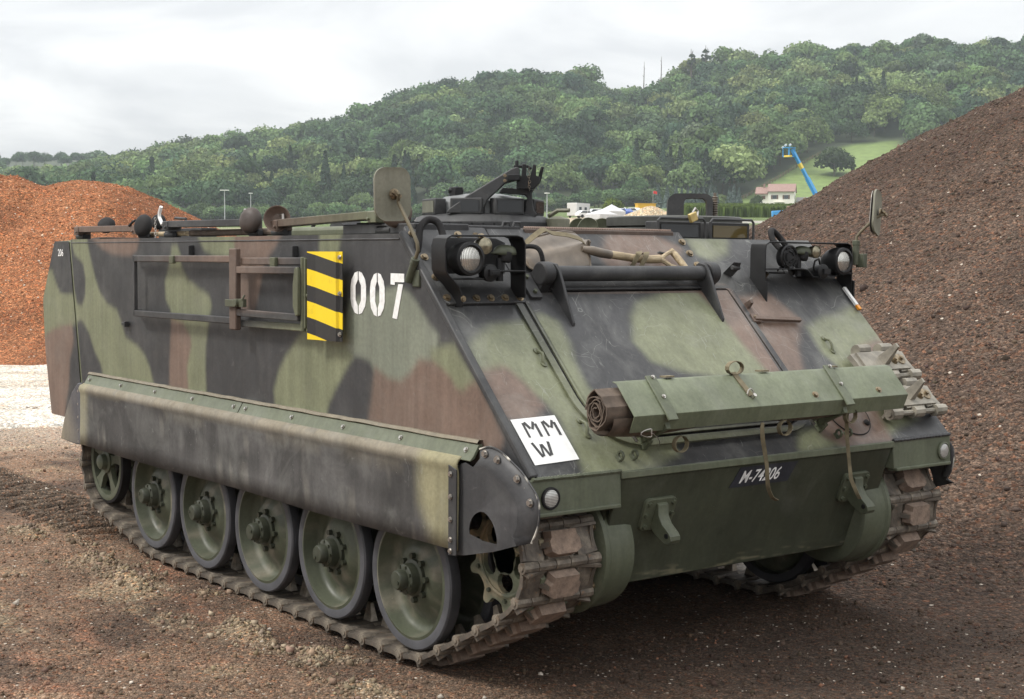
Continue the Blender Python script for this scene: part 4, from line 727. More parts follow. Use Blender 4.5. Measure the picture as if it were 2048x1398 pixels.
strap_guard('lamp_shelf', [(-1.24, 1.640), (-1.05, 1.640), (-1.03, 1.646), (-1.01, 1.668), (-.99, 1.672), (-.865, 1.672)], .20, .31, cl_)
mb = MB(); mb.prism([(-1.245, 1.66), (-.88, 1.66), (-.88, 1.79), (-.93, 1.808), (-1.20, 1.808), (-1.245, 1.79)], lambda u, v, w: (.175+w, u, v), .006); mb.build('lamp_back_plate', M['paint'], cl_, CD*1.5)
headlamp(cl_, -1.160, 1.722, .315); small_lamp(cl_, -1.068, 1.775, .295, .034, M['amber_glass']); ir = small_lamp(cl_, -1.052, 1.664, .312, .036, M['black'], 'infrared_lamp'); mb = MB(); mb.box((.326, -1.045, 1.666), (.02, .05, .026)); mb.box((.337, -1.045, 1.666), (.004, .036, .014)); mb.build('lamp_slot', M['black'], ir, bevel=.002)
hood_lamp(cl_, -.965, 1.745, .285, 1)
bolt(BOLT, (.311, -1.187, 1.56), (1, 0, 0), cl_, sc=.7); bolt(BOLT, (.25, -.862, 1.60), (0, 1, 0), cl_, sc=.8); bolt(BOLT, (.23, -1.07, 1.822), (0, 0, 1), cl_, sc=.7)
cl2 = empty('headlight_cluster', (-.055, .045, 0), apc)
strap_guard('lamp_guard', [(.600, 1.575), (.600, 1.775), (.606, 1.798), (.630, 1.810), (1.205, 1.808), (1.228, 1.798), (1.236, 1.775), (1.236, 1.56)], .205, .305, cl2)
strap_guard('lamp_shelf', [(.60, 1.680), (.86, 1.680), (.90, 1.674), (.94, 1.640), (1.10, 1.640), (1.14, 1.655), (1.236, 1.658)], .20, .31, cl2)
for y in (.597, 1.240): mb = MB(); mb.prism([(.20, 1.64), (.315, 1.62), (.315, 1.518), (.20, 1.636)], lambda u, v, w: (u, y+w, v), .008); mb.build('guard_bracket', M['black'], cl2)
headlamp(cl2, 1.150, 1.718, .315); small_lamp(cl2, .985, 1.765, .285, .032, M['amber_glass']); hood_lamp(cl2, .88, 1.758, .285, 1)
mb = MB(); mb.lathe([(.0, -.03), (.055, -.03), (.062, -.01), (.062, .006), (.055, .012), (.045, .006), (.040, .010), (0, .012)], (.30, .765, 1.738), (1, 0, 0), 32); hn = mb.build('horn', M['black'], cl2)
M['slot'] = simple('dark_slot', (.004, .004, .004), .9)
for r_, ks in ((.048, 5), (.026, 3)):
    for k in range(ks): mb = MB(); aa = np.linspace(2*math.pi*k/ks+.25, 2*math.pi*(k+1)/ks-.35, 7); mb.tube([(.311+.0015, .765+r_*math.cos(a), 1.738+r_*math.sin(a)) for a in aa], .0045, 6); mb.build('horn_slot', M['slot'], hn)
mb = MB(); mb.lathe([(.0, -.11), (.018, -.10), (.034, -.04), (.036, .0), (.03, .004), (0, .004)], (.318, 1.005, 1.668), (1, -.1, 0), 20); mb.box((.325, 1.015, 1.668), (.02, .045, .026)); mb.build('infrared_lamp', M['black'], cl2)
mb = MB(); mb.lathe([(.030, 0), (.030, .012), (.022, .016), (.020, .035), (.012, .04), (.010, .07), (0, .07)], GP(.70, .30, 0), GN, 18); mb.build('cable_socket', M['brass'], cl2)
mb = MB(); mb.tube([(.29, .70, 1.67), (.29, .72, 1.69), (.29, .755, 1.66), GP(.71, .30, .07)], .004, 6); mb.tube([(.29, .97, 1.67), (.30, .95, 1.69), (.30, .96, 1.72), (.29, 1.0, 1.73), (.28, 1.02, 1.70)], .005, 6); mb.build('lamp_cable', M['rubber'], cl2)
for yb, e, hf in ((-1.20, 1, .78), (.98, -1, .62)):
    mb = MB(); mb.tube(smooth_path([GP(yb-.045*e, .13, .0), GP(yb-.03*e, .085, .035), GP(yb-.01*e, .03, .080*hf), GP(yb+.03*e, .00, .105*hf), GP(yb+.065*e, .02, .118*hf), GP(yb+.075*e, .07, .10*hf), GP(yb+.055*e, .15, .055), GP(yb+.03*e, .22, .02), GP(yb+.02*e, .25, .0)]), .0155, 12); mb.build('rubber_hose', M['rubber'], apc)
# --- mirrors
def mirror(c, n_az, roll, arm, base, bt):
    n_ = np.array([math.cos(n_az), math.sin(n_az), 0]); y_ = np.array([-n_[1], n_[0], 0]); z_ = np.array([0, 0, 1.]); ca, sa = math.cos(roll), math.sin(roll); y2 = ca*y_+sa*z_; z2 = -sa*y_+ca*z_; c = np.array(c)
    root = empty('wing_mirror', (0, 0, 0), apc)
    mb = MB(); mb.prism(rounded(-.086, .086, -.112, .112, (.05, .05, .055, .055), 8), lambda u, v, w: c+y2*u+z2*v+n_*(w-.008-2.2*(u*u)*.6-1.0*v*v*.5), .010); mb.build('mirror_back', M['paint'], root, np.array([.17, .165, .125]), bevel=.003)
    mb = MB(); mb.prism(rounded(-.08, .08, -.106, .106, .05, 8), lambda u, v, w: c+y2*u+z2*v-n_*(.03+w), .002); t_ = mb.build('mirror_glass', M['steel'], root)
    mb = MB(); mb.tube(arm, .0078, 10); mb.build('mirror_arm', M['paint'], root, np.array([.13, .11, .07]))
    mb = MB(); mb.lathe([(.024, 0), (.022, .006), (.010, .012), (.010, .028), (0, .028)], c+n_*.001, n_, 18); mb.beam(c+n_*.02-np.array([0, .02, -.012]), c+n_*.02+np.array([0, .02, -.012]), .014, .014, n_); mb.build('mirror_clamp', M['brass'], root)
    mb = MB(); mb.cyl(base[0], base[1], .017, n=14); mb.cyl(bt[0], bt[1], .019, n=14); mb.box((np.array(base[0])+np.array(base[1]))/2+np.array([.02, .02, -.03]), (.05, .03, .07)); mb.build('mirror_bracket', M['paint'], root, OD*.7, bevel=.003)
mirror((-.012, -1.312, 1.988), R(-3), 0.03, [(.075, -1.285, 1.665), (.105, -1.285, 1.715), (.130, -1.287, 1.755), (.128, -1.289, 1.785), (.105, -1.292, 1.822), (-.0, -1.300, 1.955), (.018, -1.310, 1.99), (.014, -1.312, 1.995)], ((.055, -1.285, 1.625), (.105, -1.285, 1.715)), ((.095, -1.285, 1.698), (.110, -1.285, 1.722)))
mirror((.335, 1.385, 1.965), R(27), R(-14), [(.245, 1.315, 1.80), (.245, 1.320, 1.845), (.262, 1.328, 1.868), (.325, 1.360, 1.938), (.350, 1.385, 1.955), (.352, 1.40, 1.958)], ((.245, 1.315, 1.70), (.245, 1.315, 1.805)), ((.245, 1.315, 1.80), (.245, 1.315, 1.825)))
mb = MB(); mb.beam(GP(1.262, .35, .012), GP(1.262, .47, .012), .02, .012, GN); mb.build('marker_strip', M['white'], apc); M['amber'] = simple('amber_plastic', (.75, .28, .01), .35); mb = MB(); mb.beam(GP(1.262, .473, .012), GP(1.262, .50, .012), .02, .012, GN); mb.build('amber_marker', M['amber'], apc)
# --- roof fittings: folded bench bars with rubber buffers
def roof_bar(x0, x1, z0, z1, y=-1.19, col=None):
    mb = MB(); a = np.array([x0, y, z0]); b = np.array([x1, y, z1]); d_ = nrm(b-a); mb.beam(a, b, .075, .036)
    for e, f_ in ((a, 1), (b, -1)): mb.box(e+d_*f_*.03-np.array([0, .0, .01]), (.07, .085, .05)); mb.cyl(e+d_*f_*.05+np.array([0, -.045, -.018]), e+d_*f_*.05+np.array([0, -.055, -.018]), .008, n=8)
    r_ = mb.build('roof_bar', M['paint'], apc, side_camo if col is None else col, bevel=.004)
    for e in (a, b): mb = MB(); mb.cyl((e[0]-.05, y, HS+.018), (e[0]+.07, y, HS+.018), .016, n=12); mb.box((e[0], y+.02, HS+.02), (.09, .06, .036)); mb.build('bar_hinge', M['paint'], r_, CD*.8, bevel=.003)
    return r_
roof_bar(-3.86, -2.88, 1.889, 1.884, col=CB*.8); roof_bar(-2.52, -1.50, 1.902, 1.896); roof_bar(-1.25, -.29, 1.886, 1.912, col=lambda V: mixc(CG*.7, CB*.7, sstep(-.9, -1.1, V[:, 0])))
def buffer_(c, d, r_, th, mat, name='rubber_buffer', col=None):
    mb = MB(); k = np.linspace(0, math.pi, 12); mb.lathe([(r_*math.sin(a)**.7 if 0 < a < math.pi else 0, -th*math.cos(a)) for a in k], c, d, 24); return mb.build(name, mat, apc, col)
buffer_((-2.80, -1.225, 1.898), (.25, -.93, .2), .066, .034, M['rubber']); buffer_((-1.475, -1.225, 1.905), (.30, -.93, .2), .067, .036, M['paint'], col=np.array([.050, .036, .030])); buffer_((-3.66, -1.10, 1.915), (.6, -.5, .6), .055, .035, M['rubber']); buffer_((-.19, -1.19, 1.925), (.9, -.2, .2), .075, .03, M['paint'], col=CB*.6)
mb = MB(); mb.lathe([(0, -.012), (.03, -.012), (.055, .004), (.066, .026), (.062, .026), (.05, .010), (.03, -.004), (0, -.004)], (-1.225, -1.205, 1.905), (.75, -.6, .2), 26); mb.build('buffer_cup', M['paint'], apc, CB*.65)
for p_ in ([(-2.99, -1.23, 1.90), (-2.93, -1.23, 1.925), (-2.90, -1.23, 1.928)], [(-1.62, -1.19, 1.92), (-1.62, -1.19, 1.935), (-1.60, -1.19, 1.965)], [(-1.20, -1.19, 1.905), (-1.20, -1.19, 1.928), (-1.27, -1.19, 1.925)]): mb = MB(); mb.tube(p_, .0075, 7); mb.build('locking_pin', M['steel'] if p_[0][0] > -2 else M['black'], apc)
mb = MB(); mb.tube([(-2.535, -1.225, 1.90), (-2.575, -1.225, 1.94), (-2.575, -1.225, 1.965), (-2.55, -1.225, 2.0)], .010, 8); mb.build('white_pin', M['white'], apc)
mb = MB()
for i in range(8): mb.tube([(-2.575+.006*math.cos(a)*(i % 2), -1.25+.006*math.cos(a)*((i+1) % 2), 1.93-i*.014+.009*math.sin(a)) for a in np.linspace(0, 2*math.pi, 8)[:-1]], .002, 4, True)
mb.build('pin_chain', M['steel'], apc)
mb = MB(); mb.cyl((-2.85, -1.16, 1.850), (-2.35, -1.16, 1.850), .014, n=10); mb.build('pale_rod', M['wood'], apc); mb = MB(); mb.cyl((-2.30, -1.16, 1.850), (-1.30, -1.16, 1.850), .018, n=10); mb.build('brown_rod', M['canvas'], apc)
mb = MB(); mb.tube([(-3.26, -.75, 1.90), (-3.26, -.75, 1.955), (-3.42, -.75, 1.962)], .009, 6); mb.box((-3.25, -.75, 1.86), (.62, .10, .07)); mb.build('hatch_handle', M['paint'], apc, CD*.8, bevel=.01)
buffer_((-3.56, -.80, 1.94), (.4, -.6, .2), .050, .03, M['rubber'])
mb = MB(); mb.prism([(-2.35, HS), (-1.0, HS), (-1.05, 1.885), (-2.30, 1.885)], lambda u, v, w: (u, -.75+w, v), 1.3); mb.build('cargo_hatch', M['paint'], apc, CG*.55, bevel=.02)
mb = MB(); mb.tube([(-2.05, -.55, 1.888), (-2.0, -.55, 1.93), (-1.85, -.55, 1.93), (-1.8, -.55, 1.888)], .012, 7); mb.prism([(-1.78, 1.885), (-1.62, 1.885), (-1.66, 1.935), (-1.74, 1.94)], lambda u, v, w: (u, -.6+w, v), .12); mb.build('hatch_lock', M['paint'], apc, CD*.8, bevel=.006)
for x in (-.74, -.93): mb = MB(); mb.lathe([(.04, 0), (.045, .045), (.04, .05), (.032, .05), (.03, .01), (0, .01)], (x, -.9, HS), (0, 0, 1), 18); mb.build('roof_cap', M['paint'], apc, CG*.5)
# commander's cupola
CX, CY = -1.19, .0; cup = empty('cupola', (0, 0, 0), apc)
mb = MB(); mb.lathe([(.385, 0), (.385, .05), (.372, .055), (.372, .085), (.352, .112), (.315, .125), (.26, .130), (.255, .135)], (CX, CY, HS), (0, 0, 1), 64); mb.build('cupola_ring', M['paint'], cup, lambda V: mixc(CD*.8, CB*.8, sstep(-1.3, -1.45, V[:, 0])))
mb = MB(); mb.lathe([(.262, .12), (.262, .185), (.255, .195), (.20, .222), (.10, .238), (0, .242)], (CX, CY, HS), (0, 0, 1), 48); mb.build('cupola_hatch', M['paint'], cup, np.array([.13, .135, .135]))
for a, col in ((-10, 1), (-52, 1), (-100, 0), (-150, 0), (35, 1)):
    a = R(a); d_ = np.array([math.cos(a), math.sin(a), 0]); q_ = np.array([-d_[1], d_[0], 0]); c_ = np.array([CX, CY, HS+.165])+d_*.285; Mx = np.stack([d_, q_, [0, 0, 1]], 1)
    mb = MB(); mb.box(c_, (.065, .17, .085), Mx); o = mb.build('vision_block', M['paint'], cup, CD*.8, bevel=.006); mb = MB(); mb.box(c_+d_*.0335, (.004, .14, .060), Mx); mb.build('vision_glass', M['glass'] if col else M['paint'], o, np.array([.12, .12, .09]))
# machine gun cradle on the cupola
gm = empty('gun_mount', (0, 0, 0), cup); e_ = nrm([.62, .785, 0]); k_ = nrm([.785, -.62, 0]); G0 = np.array([CX, CY, HS+.13])+k_*.25
def gp(u, v, w): return G0+e_*u+np.array([0, 0, v])+k_*w
mb = MB(); mb.prism([(-.175, .0), (-.165, .018), (-.085, .075), (-.075, .085), (.155, .225), (.18, .235), (.20, .232), (.20, .170), (.125, .150), (.035, .065), (.02, .03), (.0, .004)], gp, .055); o = mb.build('mount_arm', M['paint'], gm, DK*1.4, bevel=.006)
for u, v in ((.125, .19), (.125, .165)): bolt(BOLT, gp(u, v, .056), k_, o, sc=.5)
mb = MB(); mb.prism([(.105, .135), (.275, .125), (.262, .105), (.275, .02), (.29, .0), (.29, -.012), (.19, -.012), (.19, .0), (.225, .01), (.24, .08), (.225, .098), (.09, .107)], lambda u, v, w: gp(u, v, w-.10), .05); mb.build('mount_post', M['paint'], gm, DK*1.2, bevel=.006)
mb = MB(); mb.prism([(.185, .125), (.275, .125), (.305, .155), (.305, .185), (.285, .19), (.285, .245), (.27, .25), (.255, .19), (.235, .19), (.235, .25), (.215, .25), (.21, .19), (.185, .185)], lambda u, v, w: gp(u, v, w-.04), .10); mb.box(gp(.172, .180, .07), (.062, .05, .030), np.stack([e_, k_, [0, 0, 1]], 1)); mb.tube([gp(.17, .24, .02), gp(.24, .24, .02), gp(.262, .228, .02)], .008, 8); mb.cyl(gp(.185, .19, .02), gp(.185, .27, .02), .010, n=8); mb.cyl(gp(.30, .165, .0), gp(.318, .24, .0), .010, .008, n=10); mb.build('gun_cradle', M['black'], gm, bevel=.003)
mb = MB()
for i in range(9): mb.tube([gp(.248+.002*(i % 3)+.006*math.cos(a)*(i % 2), .225-i*.013+.008*math.sin(a), .063+.006*math.cos(a)*((i+1) % 2)) for a in np.linspace(0, 2*math.pi, 8)[:-1]], .002, 4, True)
mb.build('cradle_chain', M['track'], gm)
mb = MB(); mb.box(gp(-.14, .118, -.2), (.06, .05, .05)); mb.cyl(gp(-.18, .125, -.2), gp(-.10, .125, -.2), .014, n=8); mb.build('hatch_catch', M['black'], gm, bevel=.004)
# driver's hatch with periscopes
DX, DY = -.50, .745; dh_ = empty('driver_hatch', (0, 0, 0), apc)
mb = MB(); mb.lathe([(.355, 0), (.355, .058), (.347, .062)], (DX, DY, HS), (0, 0, 1), 64); mb.build('hatch_ring', M['paint'], dh_, CD*.9+CG*.08)
mb = MB(); mb.lathe([(.352, .066), (.356, .07), (.356, .112), (.348, .118), (.20, .124), (0, .124)], (DX, DY, HS), (0, 0, 1), 64); mb.build('hatch_lid', M['paint'], dh_, CD*.8+CG*.1)
e2 = nrm([.66, .75, 0]); k2 = nrm([.75, -.66, 0]); H0 = np.array([DX+.06, DY+.05, HS+.122])
def hp(u, v, w): return H0+e2*u+np.array([0, 0, v])+k2*w
mb = MB(); mb.prism(rounded(-.115, .120, -.005, .118, (.045, .05, .002, .002), 6), lambda u, v, w: hp(u, v, w-.05), .13, [rounded(-.030, .090, .0, .095, (.03, .03, .004, .004), 5)]); mb.build('periscope_guard', M['paint'], dh_, CD*.8, bevel=.008)
mb = MB(); mb.lathe([(.011, 0)]+[((.017 if i % 2 else .013), .006*i) for i in range(1, 18)]+[(.008, .108), (.008, .125), (0, .125)], hp(.135, 0, .0), (0, 0, 1), 14); mb.build('hatch_spring', M['track'], dh_, smooth=0)
for y0, y1, gm_ in ((.245, .545, 'glass'), (.600, .890, 'glass_amber')):
    mb = MB(); mb.box((-.135, (y0+y1)/2, HS+.040), (.085, y1-y0, .088)); o = mb.build('driver_periscope', M['paint'], apc, CD*.8, bevel=.006); mb = MB(); mb.box((-.090, (y0+y1)/2, HS+.038), (.006, y1-y0-.05, .060)); mb.build('periscope_glass', M[gm_], o)
    mb = MB(); mb.tube([(-.075, y0-.008, HS-.01), (-.075, y0-.008, HS+.085), (-.075, y0+.006, HS+.098), (-.075, y1-.006, HS+.098), (-.075, y1+.008, HS+.085), (-.075, y1+.008, HS-.01)], .007, 7); mb.build('periscope_bar', M['paint'], o, CD)
# stowed tubes beside the cupola
for y, x in ((.40, -.80), (.53, -.84), (.46, -.95)): mb = MB(); mb.lathe([(.050, -.07), (.055, .05), (.052, .055), (.045, .05), (0, .045)], (x, y, HS+.055), (.8, -.5, .12), 20); mb.build('smoke_cup', M['paint'], apc, CG*.5)
for (x, y, r_) in ((-.85, .24, .065),): mb = MB(); mb.lathe([(r_*.9, 0), (r_, .10), (r_*.96, .105), (r_*.3, .12), (0, .12)], (x, y, HS), (0, 0, 1), 22); mb.tube([(x-.05, y-.02, HS+.12), (x, y, HS+.15), (x+.06, y+.03, HS+.15)], .012, 6); mb.build('filler_cap', M['paint'], apc, np.array([.16, .155, .11]))
# ---------------------------------------------------------------- things stowed on the vehicle
# tray with two arms across the glacis (part of the vehicle) and the canvas roll that lies in it
TC = np.array([.128, .144, .092]); TCOL = lambda V: TC*(0.95+.1*fbm(V[:, 1]/.2, V[:, 2]/.2, 3, 6))[:, None]
mb = MB(); Tp = [(.856, 1.246), (.880, 1.240), (.934, 1.179), (.985, 1.121), (.958, 1.055)]; mb.strip([(x, -.03, z) for x, z in Tp], 1.66, (0, 1, 0), .004); tray = mb.build('canvas_tray', M['green'], apc, TCOL, bevel=.0015)
for y in (-.675, .38):
    mb = MB(); mb.strip([(.868, y, 1.262), (.990, y, 1.125), (1.010, y, 1.098)], .052, (0, 1, 0), .010); mb.beam((.975, y, 1.082), GP(y+.03, 1.165, .012), .045, .022, (0, 1, 0)); mb.beam(GP(y+.03, 1.185, .0), GP(y+.03, 1.185, .055), .06, .022, (0, 1, 0)); mb.box(GP(y+.03, 1.13, .075), (.02, .062, .03), GM); a_ = mb.build('tray_arm', M['green'], apc, TC*.8, bevel=.003)
    for x, z in ((.880, 1.258), (.945, 1.186)): bolt(SB, (x, y+.006, z), (.75, 0, .66), a_, sc=.8)
    mb = MB(); mb.cyl(GP(y-.03, 1.165, .04), GP(y+.09, 1.165, .04), .010, n=8); mb.cyl(GP(y-.035, 1.165, .045), GP(y-.03, 1.20, .045), .006, n=6); mb.build('arm_pin', M['steel'], a_)
for y, z in ((.20, 1.148), (.62, 1.148)): bolt(BOLT, (.962, y, z), (.75, 0, .66), tray, sc=.9)
for y in (-.57, -.02, .42): mb = MB(); mb.box((.858, y, 1.2545), (.034, .05, .006)); mb.build('tray_strap_end', M['strap'], tray)
mb = MB(); sp = []; k = 78
for i in range(k):
    u = i/(k-1); a = 2*math.pi*4.3*u+1.2; r_ = (.014+.058*u)*(1+.09*math.sin(a*3+u*9)+.05*math.sin(a*7.3+u*20)); sp.append((.868+r_*.92*math.cos(a), 1.135+r_*1.12*math.sin(a)))
mb.strip([(x, -.085, z) for x, z in sp], 1.74, (0, 1, 0), .0045)
for s in (0,): pass
cr_ = mb.build('canvas_roll', M['canvas']); tag(cr_, 'rolled brown canvas tarpaulin lying in the green tray across the glacis', 'tarpaulin')
mb = MB(); k = np.linspace(0, 1, 60); mb.grid([[(.868+(.078+.010*(fbm(np.array([u*9]), np.array([a*1.1]), 3, 5)[0]))*math.cos(a), -.93+1.68*u, 1.128+(.080+.016*fbm(np.array([u*7]), np.array([a]), 3, 15)[0]+.014*math.sin(u*11))*math.sin(a)) for a in np.linspace(math.pi*.85, math.pi*1.95, 14)] for u in k]); q = mb.build('canvas_fold', M['canvas'], cr_)
def webbing(name, label, pts, w, wd, kids=()):
    mb = MB(); P_ = np.array(pts, float); n_ = len(P_); tt = np.linspace(0, n_-1, n_*4); C_ = np.stack([np.interp(tt, np.arange(n_), P_[:, i]) for i in range(3)], -1); C_[1:-1] = (C_[:-2]+2*C_[1:-1]+C_[2:])/4
    if isinstance(wd, list): W2 = np.array(wd, float); wd = [np.array([np.interp(t_, np.arange(n_), W2[:, i]) for i in range(3)]) for t_ in tt]
    mb.strip(list(C_), w, wd, .003); o = mb.build(name, M['strap']); tag(o, label, 'strap'); return o
webbing('webbing_strap', 'long khaki strap hanging from the middle of the canvas tray past the stencilled number', [(.955, -.115, 1.048), (.957, -.12, 1.02), (.955, -.112, .975), (.945, -.075, .87), (.935, -.06, .81), (.92, -.035, .755), (.91, .0, .715), (.905, .035, .70)], .018, [(0, 1, 0), (.3, 1, 0), (.8, .6, 0), (.2, 1, 0), (.5, 1, 0), (.9, .4, 0), (.9, .2, .3), (.9, 0, .4)])
webbing('webbing_strap', 'khaki strap hanging from the tray arm onto the tow lug beside the far track', [(.945, .435, 1.075), (.935, .44, 1.02), (.925, .46, .93), (.915, .49, .82), (.925, .49, .755), (.945, .51, .69), (.945, .53, .665)], .017, [(1, .3, 0), (.9, .3, 0), (.6, 1, 0), (.4, 1, 0), (.7, .7, 0), (.9, .5, 0), (.9, .4, 0)])
mb = MB(); mb.strip([(.872+.0*a, -.20+.045*math.cos(a), 1.275+.028*math.sin(a)) for a in np.linspace(0, 2*math.pi, 14)], .022, (1, 0, 0), .003); mb.strip([(.868, -.205, 1.256), (.90, -.20, 1.226), (.955, -.185, 1.165)], .028, (0, 1, 0), .005); st = mb.build('buckled_strap', M['strap']); tag(st, 'short looped khaki strap buckled over the top of the green tray', 'strap')
mb = MB(); mb.tube([(.950+.0*a, -.185+.018*math.cos(a), 1.172+.022*math.sin(a)) for a in np.linspace(0, 2*math.pi, 9)[:-1]], .003, 5, True); mb.cyl((.955, -.18, 1.155), (.972, -.18, 1.17), .009, n=8); mb.build('buckle', M['steel'], st)
for (y, x, z, nm) in ((.02, .955, 1.03, 'middle of the canvas tray'), (.44, .955, 1.055, 'tray arm nearer the spare track links'), (-.56, .93, 1.0, 'tray arm nearer the white lettered plate')):
    mb = MB(); mb.strip([(x, y+.036*math.cos(a), z-.012+.032*math.sin(a)) for a in np.linspace(.3, 2*math.pi+1.6, 22)], .022, (1, 0, 0), .003); o = mb.build('strap_loop', M['strap']); tag(o, 'coiled khaki strap end under the '+nm, 'strap')
mb = MB(); mb.tube([(1.0, -.80+.028*math.cos(a)-.01*math.cos(2*a), 1.055+.016*math.sin(a)) for a in np.linspace(0, 2*math.pi, 14)[:-1]], .0022, 5, True); mb.tube([(1.0, -.775, 1.052), (.98, -.73, 1.03), (.96, -.70, 1.01), (.93, -.68, .985)], .002, 5); mb.build('safety_wire', M['steel'], tray)
# spade strapped on the glacis
sp_ = empty('spade', GP(-.3, .16, .0)); tag(sp_, 'spade with brown steel blade and wooden D-handle strapped across the glacis', 'spade'); sp_loc = np.array(sp_.location)
def lp(p): return np.asarray(p)-sp_loc
B_ = [(-.735, .19), (-.724, .154), (-.683, .093), (-.601, .045), (-.501, .018), (-.406, .005), (-.352, .010), (-.336, .056), (-.343, .135), (-.374, .223), (-.494, .258), (-.608, .262), (-.70, .253), (-.731, .224)]
mb = MB(); ys_ = np.linspace(-.735, -.338, 34); top = np.interp(ys_, [-.735, -.724, -.683, -.601, -.501, -.406, -.352, -.338], [.185, .150, .093, .045, .018, .005, .010, .05]); bot = np.interp(ys_, [-.735, -.731, -.70, -.608, -.494, -.374, -.338], [.195, .224, .253, .262, .258, .223, .15])
def bl(y, v, t_, b_): u = (v-.5)*2; return lp(GP(y, t_+(b_-t_)*v, .035+.026*(1-u*u)*(.6+.5*(y+.735)/.4)+.020*math.exp(-((v-.55)/.10)**2)*((y+.735)/.4)-.010*math.exp(-((v-.32)/.12)**2)*((y+.735)/.4)))
mb.grid([[bl(y, v, t_, b_) for v in np.linspace(0, 1, 19)] for y, t_, b_ in zip(ys_, top, bot)]); o = mb.build('blade', M['spade_metal'], sp_); q = o.modifiers.new('thick', 'SOLIDIFY'); q.thickness = .003
mb = MB(); mb.tube([bl(y, 0, t_, b_)+GN*.001 for y, t_, b_ in zip(ys_, top, bot)]+[bl(ys_[-1], v, top[-1], bot[-1])+GN*.001 for v in np.linspace(.1, .9, 9)]+[bl(y, 1, t_, b_)+GN*.001 for y, t_, b_ in list(zip(ys_, top, bot))[::-1]], .0045, 6); mb.build('blade_edge', M['spade_metal'], o)
mb = MB(); mb.tube([lp(GP(-.40, .145, .066)), lp(GP(-.343, .155, .066)), lp(GP(-.296, .165, .062)), lp(GP(-.24, .172, .058))], [.014, .021, .0215, .020], 12); mb.build('socket', M['spade_metal'], sp_)
mb = MB(); mb.tube([lp(GP(*q)) for q in ((-.25, .171, .059), (-.183, .178, .056), (-.10, .188, .052), (-.02, .193, .050), (.055, .190, .050))], [.0185, .0185, .0185, .019, .020], 12); mb.build('shaft', M['wood'], sp_)
mb = MB(); mb.tube([lp(GP(*q)) for q in ((.045, .190, .05), (.075, .184, .05), (.105, .165, .05), (.14, .150, .052), (.172, .146, .052))], [.012, .012, .010, .010, .011], 8); mb.tube([lp(GP(*q)) for q in ((.045, .192, .05), (.075, .204, .05), (.10, .235, .05), (.135, .252, .052), (.180, .262, .052))], [.012, .012, .010, .010, .011], 8); mb.build('grip_fork', M['wood'], sp_)
mb = MB(); mb.tube([lp(GP(*q)) for q in ((.163, .132, .052), (.17, .16, .052), (.18, .22, .052), (.187, .275, .052))], [.013, .0165, .0165, .013], 12); mb.build('grip', M['wood'], sp_)
webbing('spade_strap', 'khaki strap laid over the brown blade of the spade', [GP(-.775, .175, .02), GP(-.735, .135, .06), GP(-.66, .098, .10), GP(-.60, .07, .115), (GP(-.55, .075, .092)), GP(-.466, .085, .094), GP(-.393, .105, .088), GP(-.350, .135, .06)], .026, [SD]*8)
o = webbing('spade_strap', 'khaki strap wound round the wooden shaft of the spade', [GP(-.135, .235, .012), GP(-.12, .215, .055), GP(-.095, .190, .082), GP(-.07, .165, .075), GP(-.055, .152, .04), GP(-.03, .150, .035), GP(-.035, .175, .082), GP(-.06, .205, .080), GP(-.09, .245, .025)], .026, (0, 1, .2))
mb = MB(); mb.tube(smooth_path([GP(-.755, .13, .03), GP(-.735, .145, .075), GP(-.70, .175, .105), GP(-.685, .21, .10), GP(-.675, .25, .06), GP(-.672, .275, .0)]), .0105, 9); mb.build('spade_clip', M['rubber'], apc)
mb = MB(); mb.tube([GP(.11, .115, .004), GP(.13, .112, .015), GP(.16, .12, .015), GP(.18, .128, .004)], .006, 6); mb.build('tie_down_loop', M['glacis'], apc, CD*.8)
# spare track links bolted on the far side of the glacis
for i, (s_, rel_) in enumerate(((.885, 'nearer the roof'), (1.105, 'nearer the nose'))):
    o = empty('spare_track_link', GP(1.065, s_, .055)); o.rotation_euler = Matrix(GM).to_euler(); tag(o, 'grey spare track link with upright guide horn on the glacis, '+rel_, 'track link', 'spare track links on the glacis')
    if i == 0: SP2 = SHOE.copy(); SP2.materials.clear(); M['grey_steel'] = simple('grey_worn_steel', (.235, .215, .175), .5, .25, .35, 18); SP2.materials.append(M['grey_steel']); HN2 = HORN.copy(); HN2.materials.clear(); HN2.materials.append(M['grey_steel'])
    o.scale = (1.12, 1.05, 1.3); link('link_body', SP2, None, o); h = link('guide_horn', HN2, None, o); h.scale = (.75, .9, 1.0)
    mb = MB(); mb.lathe([(.028, 0), (.027, .004), (.010, .005), (.010, .014), (0, .015)], (.0, .115, .016), (0, 0, 1), 20); mb.lathe([(.020, 0), (.018, .010), (.010, .004), (.008, .016), (0, .016)], (.005, .035+.03, .016), (0, 0, 1), 16); mb.build('clamp_bolt', M['brass'], o)
# padlock on the driver's hatch
mb = MB(); mb.box((-.06, .455, HS+.105), (.02, .048, .045), np.array(Matrix.Rotation(.35, 3, 'X'))); pk = mb.build('padlock', M['brass'], bevel=.004); tag(pk, 'small brass padlock hanging at the driver periscopes', 'padlock'); pk.data.materials.clear(); pk.data.materials.append(simple('padlock_brass', (.55, .42, .17), .35, .6))
mb = MB(); mb.tube([(-.06, .452, HS+.125), (-.065, .475, HS+.15), (-.065, .495, HS+.135), (-.06, .485, HS+.108)], .005, 7); mb.build('shackle', M['steel'], pk)
